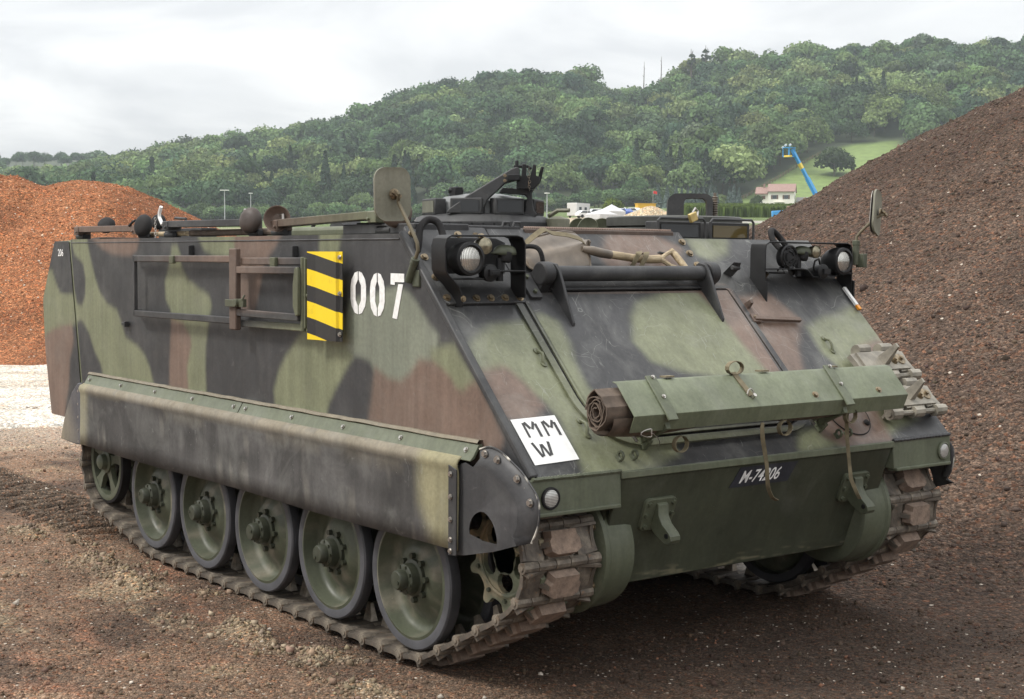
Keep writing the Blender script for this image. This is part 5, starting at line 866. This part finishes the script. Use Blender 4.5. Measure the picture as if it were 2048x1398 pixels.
# ---------------------------------------------------------------- far side of the valley
def gz_at(a, b): return float(valley(np.array([a], float), np.array([b], float))[0]) if b < 585 else float(hill_z(np.array([a], float), np.array([b], float))[0])
t = NT('leaf_clumps'); oi = t.n('ObjectInfo'); c = t.mix(1., t.attr(), oi.outputs['Color'], 'MULTIPLY')
t.set(c, .85, **{'Specular IOR Level': .15}); tr = t.n('BsdfTranslucent'); t.lk(c, tr.inputs[0]); ms = t.n('MixShader'); ms.inputs[0].default_value = .25; out = t.t.nodes['Material Output']; t.lk(t.b.outputs[0], ms.inputs[1]); t.lk(tr.outputs[0], ms.inputs[2]); t.lk(ms.outputs[0], out.inputs['Surface']); M['leaf'] = t.m
M['bark'] = simple('grey_brown_bark', (.10, .08, .06), .9, 0, .3, 3, 0)
def leaves(n, R_, H0_, H1_, lobes, size, seed, conic=False, flat=1.0):
    """leaf-clump quads spread over lobes of a crown; returns (n,4,3) and a tone per clump"""
    g = np.random.default_rng(seed); 
    if conic:
        z = H0_+(H1_-H0_)*g.random(n)**1.35; rr = R_*(1-(z-H0_)/(H1_-H0_))**.9*(.78+.3*np.sin(z*5.1)**2)*np.sqrt(g.uniform(.55, 1, n)); a = g.random(n)*2*math.pi; p = np.stack([rr*np.cos(a), rr*np.sin(a), z], -1); nn = np.stack([np.cos(a), np.sin(a), np.full(n, .5)], -1); tone = .65+.55*(rr/(R_+.01))+.25*g.random(n)
    else:
        lc = []
        for i in range(lobes): u = g.normal(size=3); u /= np.linalg.norm(u); u[2] = abs(u[2])*1.0-.25; lc.append((np.array([0, 0, (H0_+H1_)/2])+u*np.array([R_*.60, R_*.60, (H1_-H0_)*.36]), R_*g.uniform(.42, .70), g.uniform(.62, 1.4)))
        k = g.integers(0, lobes, n); u = g.normal(size=(n, 3)); u /= np.linalg.norm(u, axis=1)[:, None]; u[:, 2] = np.where(u[:, 2] < -.3, -u[:, 2]*.6, u[:, 2]); rad = np.array([lc[i][1] for i in k])*g.uniform(.72, 1.06, n)
        p = np.array([lc[i][0] for i in k])+u*rad[:, None]*np.array([1, 1, .85]); nn = u; tone = np.array([lc[i][2] for i in k])*g.uniform(.75, 1.25, n)
    nn = nn+g.normal(0, .45, (n, 3)); nn /= np.linalg.norm(nn, axis=1)[:, None]; h = g.normal(size=(n, 3)); x = np.cross(nn, h); x /= np.linalg.norm(x, axis=1)[:, None]; y = np.cross(nn, x); s = size*g.uniform(.6, 1.35, n)[:, None]
    return np.stack([p-x*s-y*s*.5, p+x*s*.5-y*s, p+x*s+y*s*.6, p-x*s*.4+y*s], 1), tone
def quadmesh(name, q, col, mat):
    n_ = len(q); me = bpy.data.meshes.new(name); me.vertices.add(n_*4); me.vertices.foreach_set('co', q.astype(np.float32).ravel()); me.loops.add(n_*4); me.loops.foreach_set('vertex_index', np.arange(n_*4, dtype=np.int32)); me.polygons.add(n_); me.polygons.foreach_set('loop_start', (np.arange(n_)*4).astype(np.int32)); me.polygons.foreach_set('loop_total', np.full(n_, 4, np.int32)); me.update(calc_edges=True)
    at = me.attributes.new('paint', 'FLOAT_COLOR', 'POINT'); at.data.foreach_set('color', np.hstack([np.repeat(col, 4, 0), np.ones((n_*4, 1))]).astype(np.float32).ravel()); me.materials.append(mat); return me
def trunk_mesh(h, r_, seed, limbs=4, cr_=4):
    g = np.random.default_rng(seed); mb = MB(); top = np.array([g.normal(0, .3), g.normal(0, .3), h]); mb.tube([(0, 0, -1.), (0, 0, h*.3), top*.65, top], [r_*1.2, r_, r_*.7, r_*.25], 7)
    for i in range(limbs): a = g.random()*6.3; z = h*g.uniform(.4, .8); mb.tube([(0, 0, z), (cr_*.3*math.cos(a), cr_*.3*math.sin(a), z+h*.10), (cr_*.6*math.cos(a), cr_*.6*math.sin(a), z+h*.16)], [r_*.5, r_*.35, r_*.12], 5)
    me = mb.mesh('trunk', None, 40); me.materials.append(M['bark']); return me
NV = 7; VAR = []
for v in range(NV):
    g = np.random.default_rng(500+v); Rv = g.uniform(8.0, 10.5); Hv = g.uniform(17, 22.5); q, tn = leaves(1900, Rv, 1.5, Hv, 9+v % 3, .62, 40+v); VAR.append((quadmesh('crown', q, np.repeat(tn[:, None], 3, 1), M['leaf']), trunk_mesh(Hv*.8, .32, v, 4, Rv), Rv, Hv))
CONV = []
for v in range(3): q, tn = leaves(700, 3.6, .8, 20, 0, .6, 90+v, True); CONV.append((quadmesh('crown', q, np.repeat(tn[:, None], 3, 1), M['leaf']), trunk_mesh(15, .28, 30+v, 0)))
def plant(name, crown, trunk, loc, sc, rot, tint, label, group=None, sz=None):
    o = empty(name, loc); o.scale = (sc, sc, sc*(sz or 1)); o.rotation_euler = (0, 0, rot); c_ = link('crown', crown, None, o); c_.color = (*tint, 1)
    if trunk: link('trunk', trunk, None, o)
    return tag(o, label, 'tree', group)
PAL = np.array([(.062, .108, .048), (.080, .134, .054), (.100, .156, .058), (.042, .074, .042), (.125, .178, .070), (.088, .124, .068), (.160, .205, .080)])
PW = np.array([.20, .20, .18, .18, .11, .07, .06])
cand = []
g = np.random.default_rng(77)
for b in np.arange(590, 985, 12.2):
    for a in np.arange(-.44*b, .44*b, 12.2):
        a2 = a+g.uniform(-5.6, 5.6); b2 = b+g.uniform(-5.6, 5.6); t_ = a2/b2
        if b2 < meadow_edge(t_)+3: continue
        cand.append((a2, b2))
cand = np.array(cand); tt = cand[:, 0]/cand[:, 1]; ez = hill_z(cand[:, 0], cand[:, 1])
zone = fbm(cand[:, 0]/60, cand[:, 1]/60, 3, 300)
tid = np.array([g.choice(len(PAL), p=PW) for _ in cand]); lightz = (zone > .56) | ((cand[:, 1] < meadow_edge(tt)+26) & (tt > -.02) & (g.random(len(cand)) < .55)); tid = np.where((zone < .42) & (g.random(len(cand)) < .7), g.choice([0, 3, 0], len(cand)), tid); tid = np.where(lightz & (g.random(len(cand)) < .75), g.choice([2, 4, 6, 4], len(cand)), tid)
szs = g.uniform(.58, 1.12, len(cand)); szs[(tt > .13) & (cand[:, 1] < 700)] *= 1.15; vid = g.integers(0, NV, len(cand)); con = (fbm(cand[:, 0]/35+5, cand[:, 1]/35, 2, 310) > .66) & (g.random(len(cand)) < .7) & (cand[:, 1] < 820)
px = 1024+tt*2922; vis = (px > 370) & (px < 1900); order = np.argsort(np.where(vis, cand[:, 1]-meadow_edge(tt)*.9, 9999)); ind = set(order[:285].tolist())
jit = lambda: g.uniform(.68, 1.35)*np.array([g.uniform(.92, 1.1), 1, g.uniform(.9, 1.1)])
ptop = 515+.0056*(px-1024)-(ez-2.5+20*szs-1.73)/cand[:, 1]*2922; QS = []; QC = []; LOW = [leaves(720, V_[2], 2.5, V_[3], 9, .78, 700+i) for i, V_ in enumerate(VAR)]; LOWC = leaves(300, 3.6, .8, 20, 0, .9, 720, True)
for i in range(len(cand)):
    if i not in ind and ptop[i] > np.interp(px[i], [-400, 370, 380, 1480, 1500, 1700, 1830, 2048, 2500], [440, 440, 420, 420, 480, 370, 290, 220, 120]): continue
    a, b = cand[i]; loc = site(a, b, ez[i]-2.5); tint = PAL[tid[i]]*jit()
    if i in ind:
        if con[i]: cm, tm = CONV[i % 3]; plant('conifer_tree', cm, tm, loc, szs[i]*1.1, g.random()*6.3, PAL[3]*jit()*.9, 'dark pointed conifer among the broadleaf trees of the hillside wood', 'conifers of the hillside wood')
        else:
            V_ = VAR[vid[i]]; pale = tid[i] in (4, 6)
            plant('broadleaf_tree', V_[0], V_[1], loc, szs[i], g.random()*6.3, tint, 'pale yellow-green broadleaf tree in the lower part of the hillside wood' if pale else 'deep green broadleaf tree in the lower part of the hillside wood', 'pale trees of the hillside wood' if pale else 'deep green trees of the hillside wood')
    else:
        q, tn = LOWC if con[i] else LOW[vid[i]]; th = g.random()*6.3; ca, sa = math.cos(th), math.sin(th); Rm = np.array([[ca, -sa, 0], [sa, ca, 0], [0, 0, 1]])*szs[i]; QS.append(q@Rm.T+loc); QC.append(tn[:, None]*(PAL[3]*.9 if con[i] else tint))
me = quadmesh('hillside_wood', np.concatenate(QS), np.concatenate(QC), M['leaf']); o = link('hillside_wood', me); tag(o, 'dense wood covering the upper slopes of the long hill', 'wood', kind='stuff')
# scrub along the foot of the wood
for i in range(120):
    tq = -.24+.385*i/120+g.uniform(-.002, .002); b = 584+g.uniform(-9, 5); V_ = VAR[i % NV]; sc_ = g.uniform(.26, .5); pl_ = g.random() < .45
    o = plant('edge_bush', V_[0], V_[1], site(tq*b, b, gz_at(tq*b, min(b, 584))-1.5-2*sc_), sc_*1.25, g.random()*6, (PAL[4] if pl_ else PAL[1])*jit(), 'pale green bush along the foot of the hillside wood' if pl_ else 'dark green bush along the foot of the hillside wood', 'pale bushes at the foot of the wood' if pl_ else 'dark bushes at the foot of the wood', sz=.85); o['category'] = 'bush'
# hazy row of trees on the ridge beyond the orange heap
for i in range(26):
    a = (-.40+.0056*i)*1120+g.uniform(-2, 2); b = 1120+g.uniform(-12, 12)
    if -.277 < a/b < -.266: continue
    V_ = VAR[i % NV]; plant('ridge_tree', V_[0], V_[1], site(a, b, gz_at(a, b)-.5), g.uniform(.48, .7)*(1.25 if a/b > -.266 else 1), g.random()*6, PAL[0]*1.0, 'bluish hazy tree in the row on the farthest ridge', 'trees on the farthest ridge')
# single trees
V_ = VAR[2]; plant('solitary_tree', V_[0], V_[1], site(.2185*640, 640, gz_at(.2185*640, 640)-4.5), 1.0, .6, (.040, .060, .024), 'big round dark tree standing alone in the sloping meadow', sz=.9)
V_ = VAR[4]; plant('solitary_tree', V_[0], V_[1], site(-.352*62, 62, gz_at(-22, 62)-.5), .26, .6, (.105, .15, .035), 'bright green small tree showing over the orange heap')
V_ = VAR[1]; plant('solitary_tree', V_[0], V_[1], site(.069*290, 290, gz_at(20, 290)-.3), .20, 1.6, (.115, .155, .04), 'bright green young tree among the parked vehicles')
V_ = VAR[3]; plant('solitary_tree', V_[0], V_[1], site(.0495*965, 965, gz_at(.0495*965, 965)-1), .85, 2.6, (.036, .055, .022), 'tall loose-crowned tree standing out on the skyline knoll')
for i, (px_, top, w_) in enumerate(((1376, 103, 1), (1405, 96, 1.1))):
    tq = (px_-1024)/2922; b = 940; zt = 1.73+(515+.0056*(px_-1024)-top)/2922*b; z0 = gz_at(tq*b, b); H = zt-z0
    q, tn = leaves(330, 2.9*w_, H*.38, H, 9, .5, 800+i); plant('skyline_pine', quadmesh('crown', q, np.repeat(tn[:, None], 3, 1), M['leaf']), trunk_mesh(H, .55, 60+i, 3, 2), site(tq*b, b, z0), 1, 0, (.034, .050, .024), ('slender tall pine on the skyline, the one beside the bare dead trunks' if i == 0 else 'slender tall pine on the skyline, the taller of the pair'), 'pines on the skyline')
for i, (px_, top) in enumerate(((1282, 128), (1316, 118))):
    tq = (px_-1024)/2922; b = 945; zt = 1.73+(515+.0056*(px_-1024)-top)/2922*b; z0 = gz_at(tq*b, b); H = zt-z0; mb = MB(); mb.tube([(0, 0, -1), (0, 0, H*.4), (.3, 0, H*.8), (.2, .1, H)], [.45, .38, .25, .08], 6); gg = np.random.default_rng(i)
    for k in range(9): z = H*gg.uniform(.35, .92); a = gg.random()*6.3; l_ = gg.uniform(1.2, 3.2)*(1.2-z/H); mb.tube([(.1, 0, z), (l_*.6*math.cos(a), l_*.6*math.sin(a), z+l_*.5), (l_*math.cos(a), l_*math.sin(a), z+l_*1.1)], [.15, .10, .04], 5)
    o = empty('dead_tree', site(tq*b, b, z0)); mb.build('trunk', M['bark'], o); tag(o, 'bare dead tree on the skyline with '+('thick broken limbs' if i == 0 else 'thin grey twigs'), 'tree')
# blue spruces beside the house
BS = []
for v in range(2): q, tn = leaves(420, 1.9, .3, 8, 0, .32, 950+v, True); BS.append((quadmesh('crown', q, np.repeat(tn[:, None], 3, 1), M['leaf']), trunk_mesh(7, .16, 70+v, 0)))
for i, px_ in enumerate((1313, 1331, 1349, 1360, 1372, 1383, 1394, 1404, 1418, 1428, 1455, 1464, 1474)):
    tq = (px_-1024)/2922; b = 508+g.uniform(-5, 5); cm, tm = BS[i % 2]; plant('blue_spruce', cm, tm, site(tq*b, b, gz_at(tq*b, b)-.2), g.uniform(.85, 1.1), g.random()*6, (.105, .140, .125), 'blue-grey spruce in the row '+('right beside the house' if px_ > 1440 else 'behind the parked vehicles'), 'blue spruces right beside the house' if px_ > 1440 else 'blue spruces behind the parked vehicles')
for (px_, b, sc, lab) in ((1506, 512, .20, 'small round dark bush on the lawn beside the pale house'), (1512, 528, .28, 'taller green bush between spruces and the pale house')): tq = (px_-1024)/2922; V_ = VAR[5]; o = plant('garden_bush', V_[0], V_[1], site(tq*b, b, gz_at(tq*b, b)-.8), sc, 1, (.050, .075, .03), lab); o['category'] = 'bush'
# house
hx, hb2 = .1800*538, 538; hs = empty('house', site(hx, hb2, gz_at(hx, hb2)-.3)); hs.rotation_euler = (0, 0, math.atan2(RH[1], RH[0])-R(14)); tag(hs, 'pale three-storey house with pinkish tiled roof at the foot of the meadow', 'house')
M['wall'] = simple('cream_render', (.80, .77, .69), .8, 0, .06, .6, 0); M['tile'] = simple('pinkish_roof_tiles', (.25, .155, .13), .8, 0, .2, 2, 0); M['shutter'] = simple('brown_shutter', (.13, .075, .05), .7, 0, .1, 3, 0); M['pane'] = simple('dark_window_pane', (.06, .07, .08), .15, 0, .1, 3, 0)
mb = MB(); mb.prism([(0, 0), (9, 0), (9, 6.6), (4.5, 9.0), (0, 6.6)], lambda u, v, w: (-3.2+w, u, v), 9.4); mb.prism([(1, 0), (8, 0), (8, 5.6), (1, 5.6)], lambda u, v, w: (-7.6+w, u, v), 4.4); wl = mb.build('wall', M['wall'], hs, smooth=0)
mb = MB()
for sg in (0, 1):
    f_ = lambda u, v, w, sg=sg: (-3.6+w, (4.5-u if not sg else 4.5+u), v)
    mb.prism([(-.01 if sg else 0, 9.15), (5.3, 6.25), (5.3, 6.5), (-.01 if sg else 0, 9.45)], f_, 10.2)
rf = mb.build('roof', M['tile'], hs, smooth=0)
mb = MB(); mb.prism([(.2, 5.4), (8.4, 5.4), (8.4, 5.7), (4.5, 8.3), (.2, 5.75)], lambda u, v, w: (-8.0+w, u, v), 4.5); mb.build('lower_roof', M['tile'], hs, smooth=0)
mb = MB(); mb.box((-5, 4.2, 8.6), (.7, .7, 1.6)); mb.build('chimney', M['tile'], rf)
def hwin(x, z, w, h, sh=True, mat='pane'):
    mb = MB(); mb.box((x, -.03, z), (w, .10, h)); wn = mb.build('window', M[mat], hs)
    if sh:
        for e in (-1, 1): mb = MB(); mb.box((x+e*(w/2+.28), -.06, z), (.5, .10, h+.1)); mb.build('shutter', M['shutter'], wn)
    return wn
for x in (-.9, 3.3): hwin(x, 4.4, 1.5, 1.4)
for x in (-6.9, -5.0): mb = MB(); mb.box((x, .95, 4.3), (1.3, .14, 1.2)); mb.build('window', M['shutter'], hs)
hwin(3.6, 1.5, .8, .8, False, 'shutter'); mb = MB(); mb.box((-6.4, .95, 1.2), (.9, .14, 2.2)); mb.build('door', M['pane'], hs)
for y, z, w_, h_ in ((2.5, 4.4, .9, 1.5), (6.0, 4.4, 1.1, 1.5), (4.5, 7.3, .9, 1.0)): mb = MB(); mb.box((6.23, y, z), (.1, w_, h_)); mb.build('window', M['pane'], hs)
mb = MB(); mb.box((.8, -.5, 2.55), (3.6, 1.0, .14)); mb.build('balcony', M['wall'], hs)
mb = MB(); mb.prism([(0, 0), (7, 0), (7, 3), (3.5, 4.6), (0, 3)], lambda u, v, w: (6.6+w, u+3, v), 5); sh_ = mb; o = empty('garden_shed', hs.location.copy()); o.rotation_euler = hs.rotation_euler; sh_.build('wall', simple('grey_boards', (.20, .19, .18), .8, 0, .1, 2, 0), o); tag(o, 'low grey shed adjoining the far gable of the pale house', 'shed')
# meadow fence
mb = MB(); fn = empty('meadow_fence', site(.16*612, 612, 0)); tag(fn, 'brown post-and-rail fence between the wood and the sloping meadow', 'fence'); fl = np.array(fn.location); FP = []
M['fence'] = simple('weathered_fence_wood', (.15, .11, .07), .9, 0, .2, 2, 0); POST = MB().box((0, 0, .8), (.28, .28, 1.9)).mesh('post', None, 0); POST.materials.append(M['fence'])
for tq in np.linspace(.150, .209, 34): b = meadow_edge(tq)-5; z = gz_at(tq*b, b); FP.append(site(tq*b, b, z)); o = link('post', POST, None, fn); o.location = FP[-1]-fl
for z in (.8, 1.4):
    for p_, q_ in zip(FP[:-1], FP[1:]): mb = MB(); mb.beam(p_-fl+np.array([0, 0, z]), q_-fl+np.array([0, 0, z]), .12, .16); mb.build('rail', M['fence'], fn, smooth=0)
# maize field below the house
n = 9000; ct = g.uniform(.118, .205, n); cb = 290+g.random(n)**1.6*120; ca = ct*cb; cz = valley(ca, cb); p = site_arr(ca, cb, cz); th = g.random(n)*6.3; h = g.uniform(1.6, 2.5, n); d_ = np.stack([np.cos(th), np.sin(th), 0*th], -1)*.35
q = np.stack([p-d_, p+d_, p+d_*1.5+np.stack([0*h, 0*h, h], -1), p-d_*.4+np.stack([0*h, 0*h, h*.95], -1)], 1); o = link('maize_field', quadmesh('maize_field', q, np.array([.095, .135, .035])*g.uniform(.7, 1.35, (n, 1)), M['leaf'])); tag(o, 'strip of green maize in front of the pale house', 'maize', kind='stuff')
# lamp posts
M['galv'] = simple('galvanised_steel', (.42, .43, .44), .5, .4, .1, 2, 0)
for px_, b, lab in ((450, 350, 'street lamp with twin heads standing close to the orange heap'), (502, 420, 'shorter-looking street lamp standing behind the twin-headed one'), (1092, 330, 'street lamp with a single head beside the parked camper')):
    tq = (px_-1024)/2922; e_l = {450: .0444, 502: .0425, 1092: .0436}[px_]; z0 = gz_at(tq*b, b); H = 1.73+e_l*b-z0; o = empty('street_lamp', site(tq*b, b, z0)); tag(o, lab, 'street lamp'); mb = MB(); mb.cyl((0, 0, 0), (0, 0, H), .16, .10, 8); mb.build('post', M['galv'], o)
    for sg in ((-1, 1) if px_ == 450 else (0,)): mb = MB(); mb.box((RH[0]*sg*.5, RH[1]*sg*.5, H+.08), (.9, .9, .2)); mb.build('lamp_head', M['white'], o, bevel=.05)
# parked vehicles, tents and heaps beside the far road
def prof_car(name, L_, W_, pr, gl, col, a, b, yaw, label, cat):
    o = empty(name, site(a, b, gz_at(a, b))); o.rotation_euler = (0, 0, math.atan2(RH[1], RH[0])+yaw); tag(o, label, cat, None); mt = simple(name+'_paint', col, .3, 0, .03, 1, 0)
    mb = MB(); mb.prism(pr, lambda u, v, w: (u, w-W_/2, v), W_); mb.build('body', mt, o, bevel=.08)
    for gq in gl: mb = MB(); mb.prism(gq, lambda u, v, w: (u, w-W_/2-.015, v), W_+.03); mb.build('window', M['pane'], o, smooth=0)
    zf = max(p_[1] for p_ in pr); mb = MB(); mb.box((L_/2-.25 if cat != 'camper' else L_/2-.02, 0, zf-.45 if cat != 'camper' else zf-1.1), (.12, W_*.8, .4)); mb.build('windscreen', M['pane'], o)
    for x in (-L_*.3, L_*.3):
        for y in (-W_/2+.05, W_/2-.05): mb = MB(); mb.cyl((x, y-.1, .32), (x, y+.1, .32), .32, n=12); mb.build('wheel', M['rubber'], o)
    return o
def car_pr(L_, h=1.45): return [(-L_/2, .35), (L_/2, .35), (L_/2, .75), (L_/2-.15, .85), (L_/2-1.1, .95), (L_/2-1.75, h), (-L_/2+.9, h), (-L_/2+.15, .95), (-L_/2, .85)], [[(L_/2-1.3, .97), (L_/2-1.8, h-.12), (-.05, h-.12), (-.05, .97)], [(-.15, .97), (-.15, h-.12), (-L_/2+.95, h-.12), (-L_/2+.45, .97)]]
pr = [(-3, .4), (3, .4), (3, 1.3), (2.4, 2.0), (2.6, 3.0), (-3, 3.0)]; prof_car('camper_van', 6, 2.3, pr, [[(-2, 1.6), (-1, 1.6), (-1, 2.2), (-2, 2.2)], [(.2, 1.6), (1.2, 1.6), (1.2, 2.2), (.2, 2.2)]], (.55, .55, .53), .0452*300, 300, R(58), 'white camper van standing first in the row of parked vehicles', 'camper')
cols = [((.75, .76, .77), 'white estate car parked next to the camper van'), ((.52, .54, .56), 'silver hatchback parked in the far row'), ((.78, .78, .78), 'white saloon with dark windows parked in the middle of the row'), ((.10, .14, .22), 'dark blue saloon parked behind the white cars'), ((.62, .64, .66), 'pale grey car parked before the white tent'), ((.72, .73, .75), 'white van-like car parked at the back of the row'), ((.04, .09, .32), 'bright blue car parked near the yellow container'), ((.70, .70, .70), 'off-white car parked beside the bright blue one')]
for i, (c_, lab) in enumerate(cols): pr, gl = car_pr(4.3+.1*(i % 3), 1.45+.12*(i % 2)); px_ = 1170+i*12.5+(4 if i % 2 else 0); b = 296+12*(i % 3)+i; prof_car('parked_car', 4.3, 1.75, pr, gl, c_, (px_-1024)/2922*b, b, R(25+17*i), lab, 'car')
for px_, b, w_, h_, lab in ((1221, 270, 3.6, 2.6, 'white peaked tent in front of the parked cars'), (1200, 262, 4.2, 1.8, 'low white tent in front of the parked cars')):
    a = (px_-1024)/2922*b; o = empty('tent', site(a, b, gz_at(a, b))); mb = MB(); mb.add([(-w_/2, -w_/2, 0), (w_/2, -w_/2, 0), (w_/2, w_/2, 0), (-w_/2, w_/2, 0), (-w_/2, -w_/2, h_*.5), (w_/2, -w_/2, h_*.5), (w_/2, w_/2, h_*.5), (-w_/2, w_/2, h_*.5), (0, 0, h_)], [(0, 1, 5, 4), (1, 2, 6, 5), (2, 3, 7, 6), (3, 0, 4, 7), (4, 5, 8), (5, 6, 8), (6, 7, 8), (7, 4, 8)]); mb.build('canopy', simple('tent_cloth', (.5, .5, .5), .8, 0, .1, 2, 0), o, smooth=0); tag(o, lab, 'tent')
a, b = (1288-1024)/2922*330, 330; o = empty('yellow_container', site(a, b, gz_at(a, b))); o.rotation_euler = (0, 0, math.atan2(RH[1], RH[0])+.2); mb = MB(); mb.box((0, 0, 1.3), (4.2, 2.2, 2.0)); my = simple('yellow_paint', (.75, .42, .02), .5, 0, .05, 1, 0); mb.build('body', my, o, bevel=.05); mb = MB(); mb.box((0, 0, 2.38), (4.4, 2.4, .14)); mb.build('lid', my, o); tag(o, 'yellow container standing behind the sand heap', 'container')
a, b = (1303-1024)/2922*330, 330; o = empty('flag', site(a, b, gz_at(a, b))); mb = MB(); mb.cyl((0, 0, 0), (0, 0, 5.2), .05, n=6); mb.build('pole', M['galv'], o); mb = MB(); mb.grid([[(RH[0]*u, RH[1]*u, 4.6+v*.6+.08*math.sin(u*5)) for v in (0, .5, 1)] for u in np.linspace(0, .9, 6)]); mb.build('cloth', simple('red_cloth', (.6, .03, .03), .7, 0, .05, 1, 0), o); tag(o, 'small red flag on a pole behind the sand heap', 'flag')
M['sand'] = soil_mat('pale_sand', 6, 14, .99, .05)
heap('sand_heap', 'pale sand heap in front of the parked vehicles, left of the driver hatch', 'heap', [((1298-1024)/2922*160, 160, 3.0, 1.0), ((1278-1024)/2922*160, 161, 2.5, 1.0)], 7, lambda a, b, z: mixc(np.array([.36, .29, .19]), np.array([.44, .37, .26]), fbm(a, b, 3, 9)), M['sand'], 303, 70, 50)
bpy.data.objects['sand_heap']['label'] = 'pale sand heap between the yard and the parked vehicles'
# blue boom lift standing behind the brown heap
bl_ = empty('boom_lift', site(.215*150, 150, gz_at(32, 150))); tag(bl_, 'blue boom lift with raised arm and basket behind the brown scoria heap', 'boom lift'); M['blue'] = simple('blue_paint', (.07, .32, .66), .4, 0, .05, 1, 0); M['yel'] = simple('yellow_sign', (.75, .55, .10), .5, 0, .05, 1, 0)
def bw(px_, py_, b=150): tq = (px_-1024)/2922; return site(tq*b, b, 1.73+(515+.0056*(px_-1024)-py_)/2922*b)-np.array(bl_.location)
P0, P1 = bw(1578, 300), bw(1648, 428); mb = MB(); Pm = P0+(P1-P0)*.45; mb.beam(P0, Pm+(P1-P0)*.03, .28, .30, (0, 1, 0)); mb.build('upper_arm', M['blue'], bl_); mb = MB(); mb.beam(Pm, P1, .36, .40, (0, 1, 0)); mb.build('telescopic_arm', M['blue'], bl_)
mb = MB(); q_ = P0+(P1-P0)*.22; mb.beam(q_, P0+(P1-P0)*.30, .30, .32, (0, 1, 0)); mb.build('arm_sign', M['yel'], bl_)
bk = bw(1572, 308); mb = MB(); mb.box(bk+np.array([0, 0, -.35]), (.9, .9, .10)); 
for dx in (-.42, .42):
    for dy in (-.42, .42): mb.box(bk+np.array([dx, dy, .1]), (.06, .06, .9))
mb.box(bk+np.array([0, 0, .55]), (.95, .95, .06)); mb.build('basket', M['blue'], bl_); mb = MB(); mb.box(bk+np.array([.2, -.35, -.33]), (.75, .4, .18)); mb.build('basket_sign', M['yel'], bl_)
for dx, dz in ((-.5, .5), (-.25, .72), (.15, .75)): mb = MB(); mb.lathe([(0, 0), (.13, .02), (.15, .2), (0, .22)], bk+np.array([dx, dx*.6, dz]), (-.3, -.3, .6), 10); mb.build('work_lamp', M['white'], bl_)
mb = MB(); L0, L1 = bw(1540, 430), bw(1640, 424); mb.beam(L0, L1, .6, .75); mb.build('lower_arm', M['blue'], bl_, bevel=.05); mb = MB(); zb_ = -.0; mb.box(bw(1600, 450)*np.array([1, 1, 0])+np.array([0, 0, 1.1]), (2.2, 2.2, 1.0)); mb.build('turret', M['blue'], bl_, bevel=.08)
mb = MB(); mb.box(bw(1590, 450)*np.array([1, 1, 0])+np.array([0, 0, .55]), (4.6, 2.2, .5)); mb.build('chassis', M['blue'], bl_, bevel=.05)
for dx in (-1.7, 1.7):
    for dy in (-1.0, 1.0): mb = MB(); c_ = bw(1590, 450)*np.array([1, 1, 0])+np.array([dx, dy, .45]); mb.cyl(c_-np.array([0, .2, 0]), c_+np.array([0, .2, 0]), .45, n=14); mb.build('wheel', M['rubber'], bl_)
# ---------------------------------------------------------------- air
hzb = MB(); q = [site(a, b) for a, b in ((-760, -120), (760, -120), (900, 1480), (-900, 1480))]; hzb.add([(p[0], p[1], -2.) for p in q]+[(p[0], p[1], 215.) for p in q], [(3, 2, 1, 0), (4, 5, 6, 7), (0, 1, 5, 4), (1, 2, 6, 5), (2, 3, 7, 6), (3, 0, 4, 7)])
hm = bpy.data.materials.new('valley_haze'); hm.use_nodes = True; hn_ = hm.node_tree; hn_.nodes.clear(); ho_ = hn_.nodes.new('ShaderNodeOutputMaterial'); pv = hn_.nodes.new('ShaderNodeVolumePrincipled'); pv.inputs['Color'].default_value = (.80, .87, .95, 1); pv.inputs['Density'].default_value = .00017; pv.inputs['Anisotropy'].default_value = .2; hn_.links.new(pv.outputs[0], ho_.inputs['Volume'])
HAZE = True
if HAZE: o = hzb.build('haze', hm, smooth=0); o['kind'] = 'stuff'; tag(o, 'thin bluish haze lying over the valley', 'haze')

# keep every thing at three levels: thing > part > sub-part
bpy.context.view_layer.update()
def chain(o):
    c = []
    while o.parent: o = o.parent; c.append(o)
    return c
for o in list(scene.objects):
    c = chain(o)
    if len(c) > 2: mw = o.matrix_world.copy(); o.parent = c[-2]; o.matrix_parent_inverse = c[-2].matrix_world.inverted(); o.matrix_world = mw
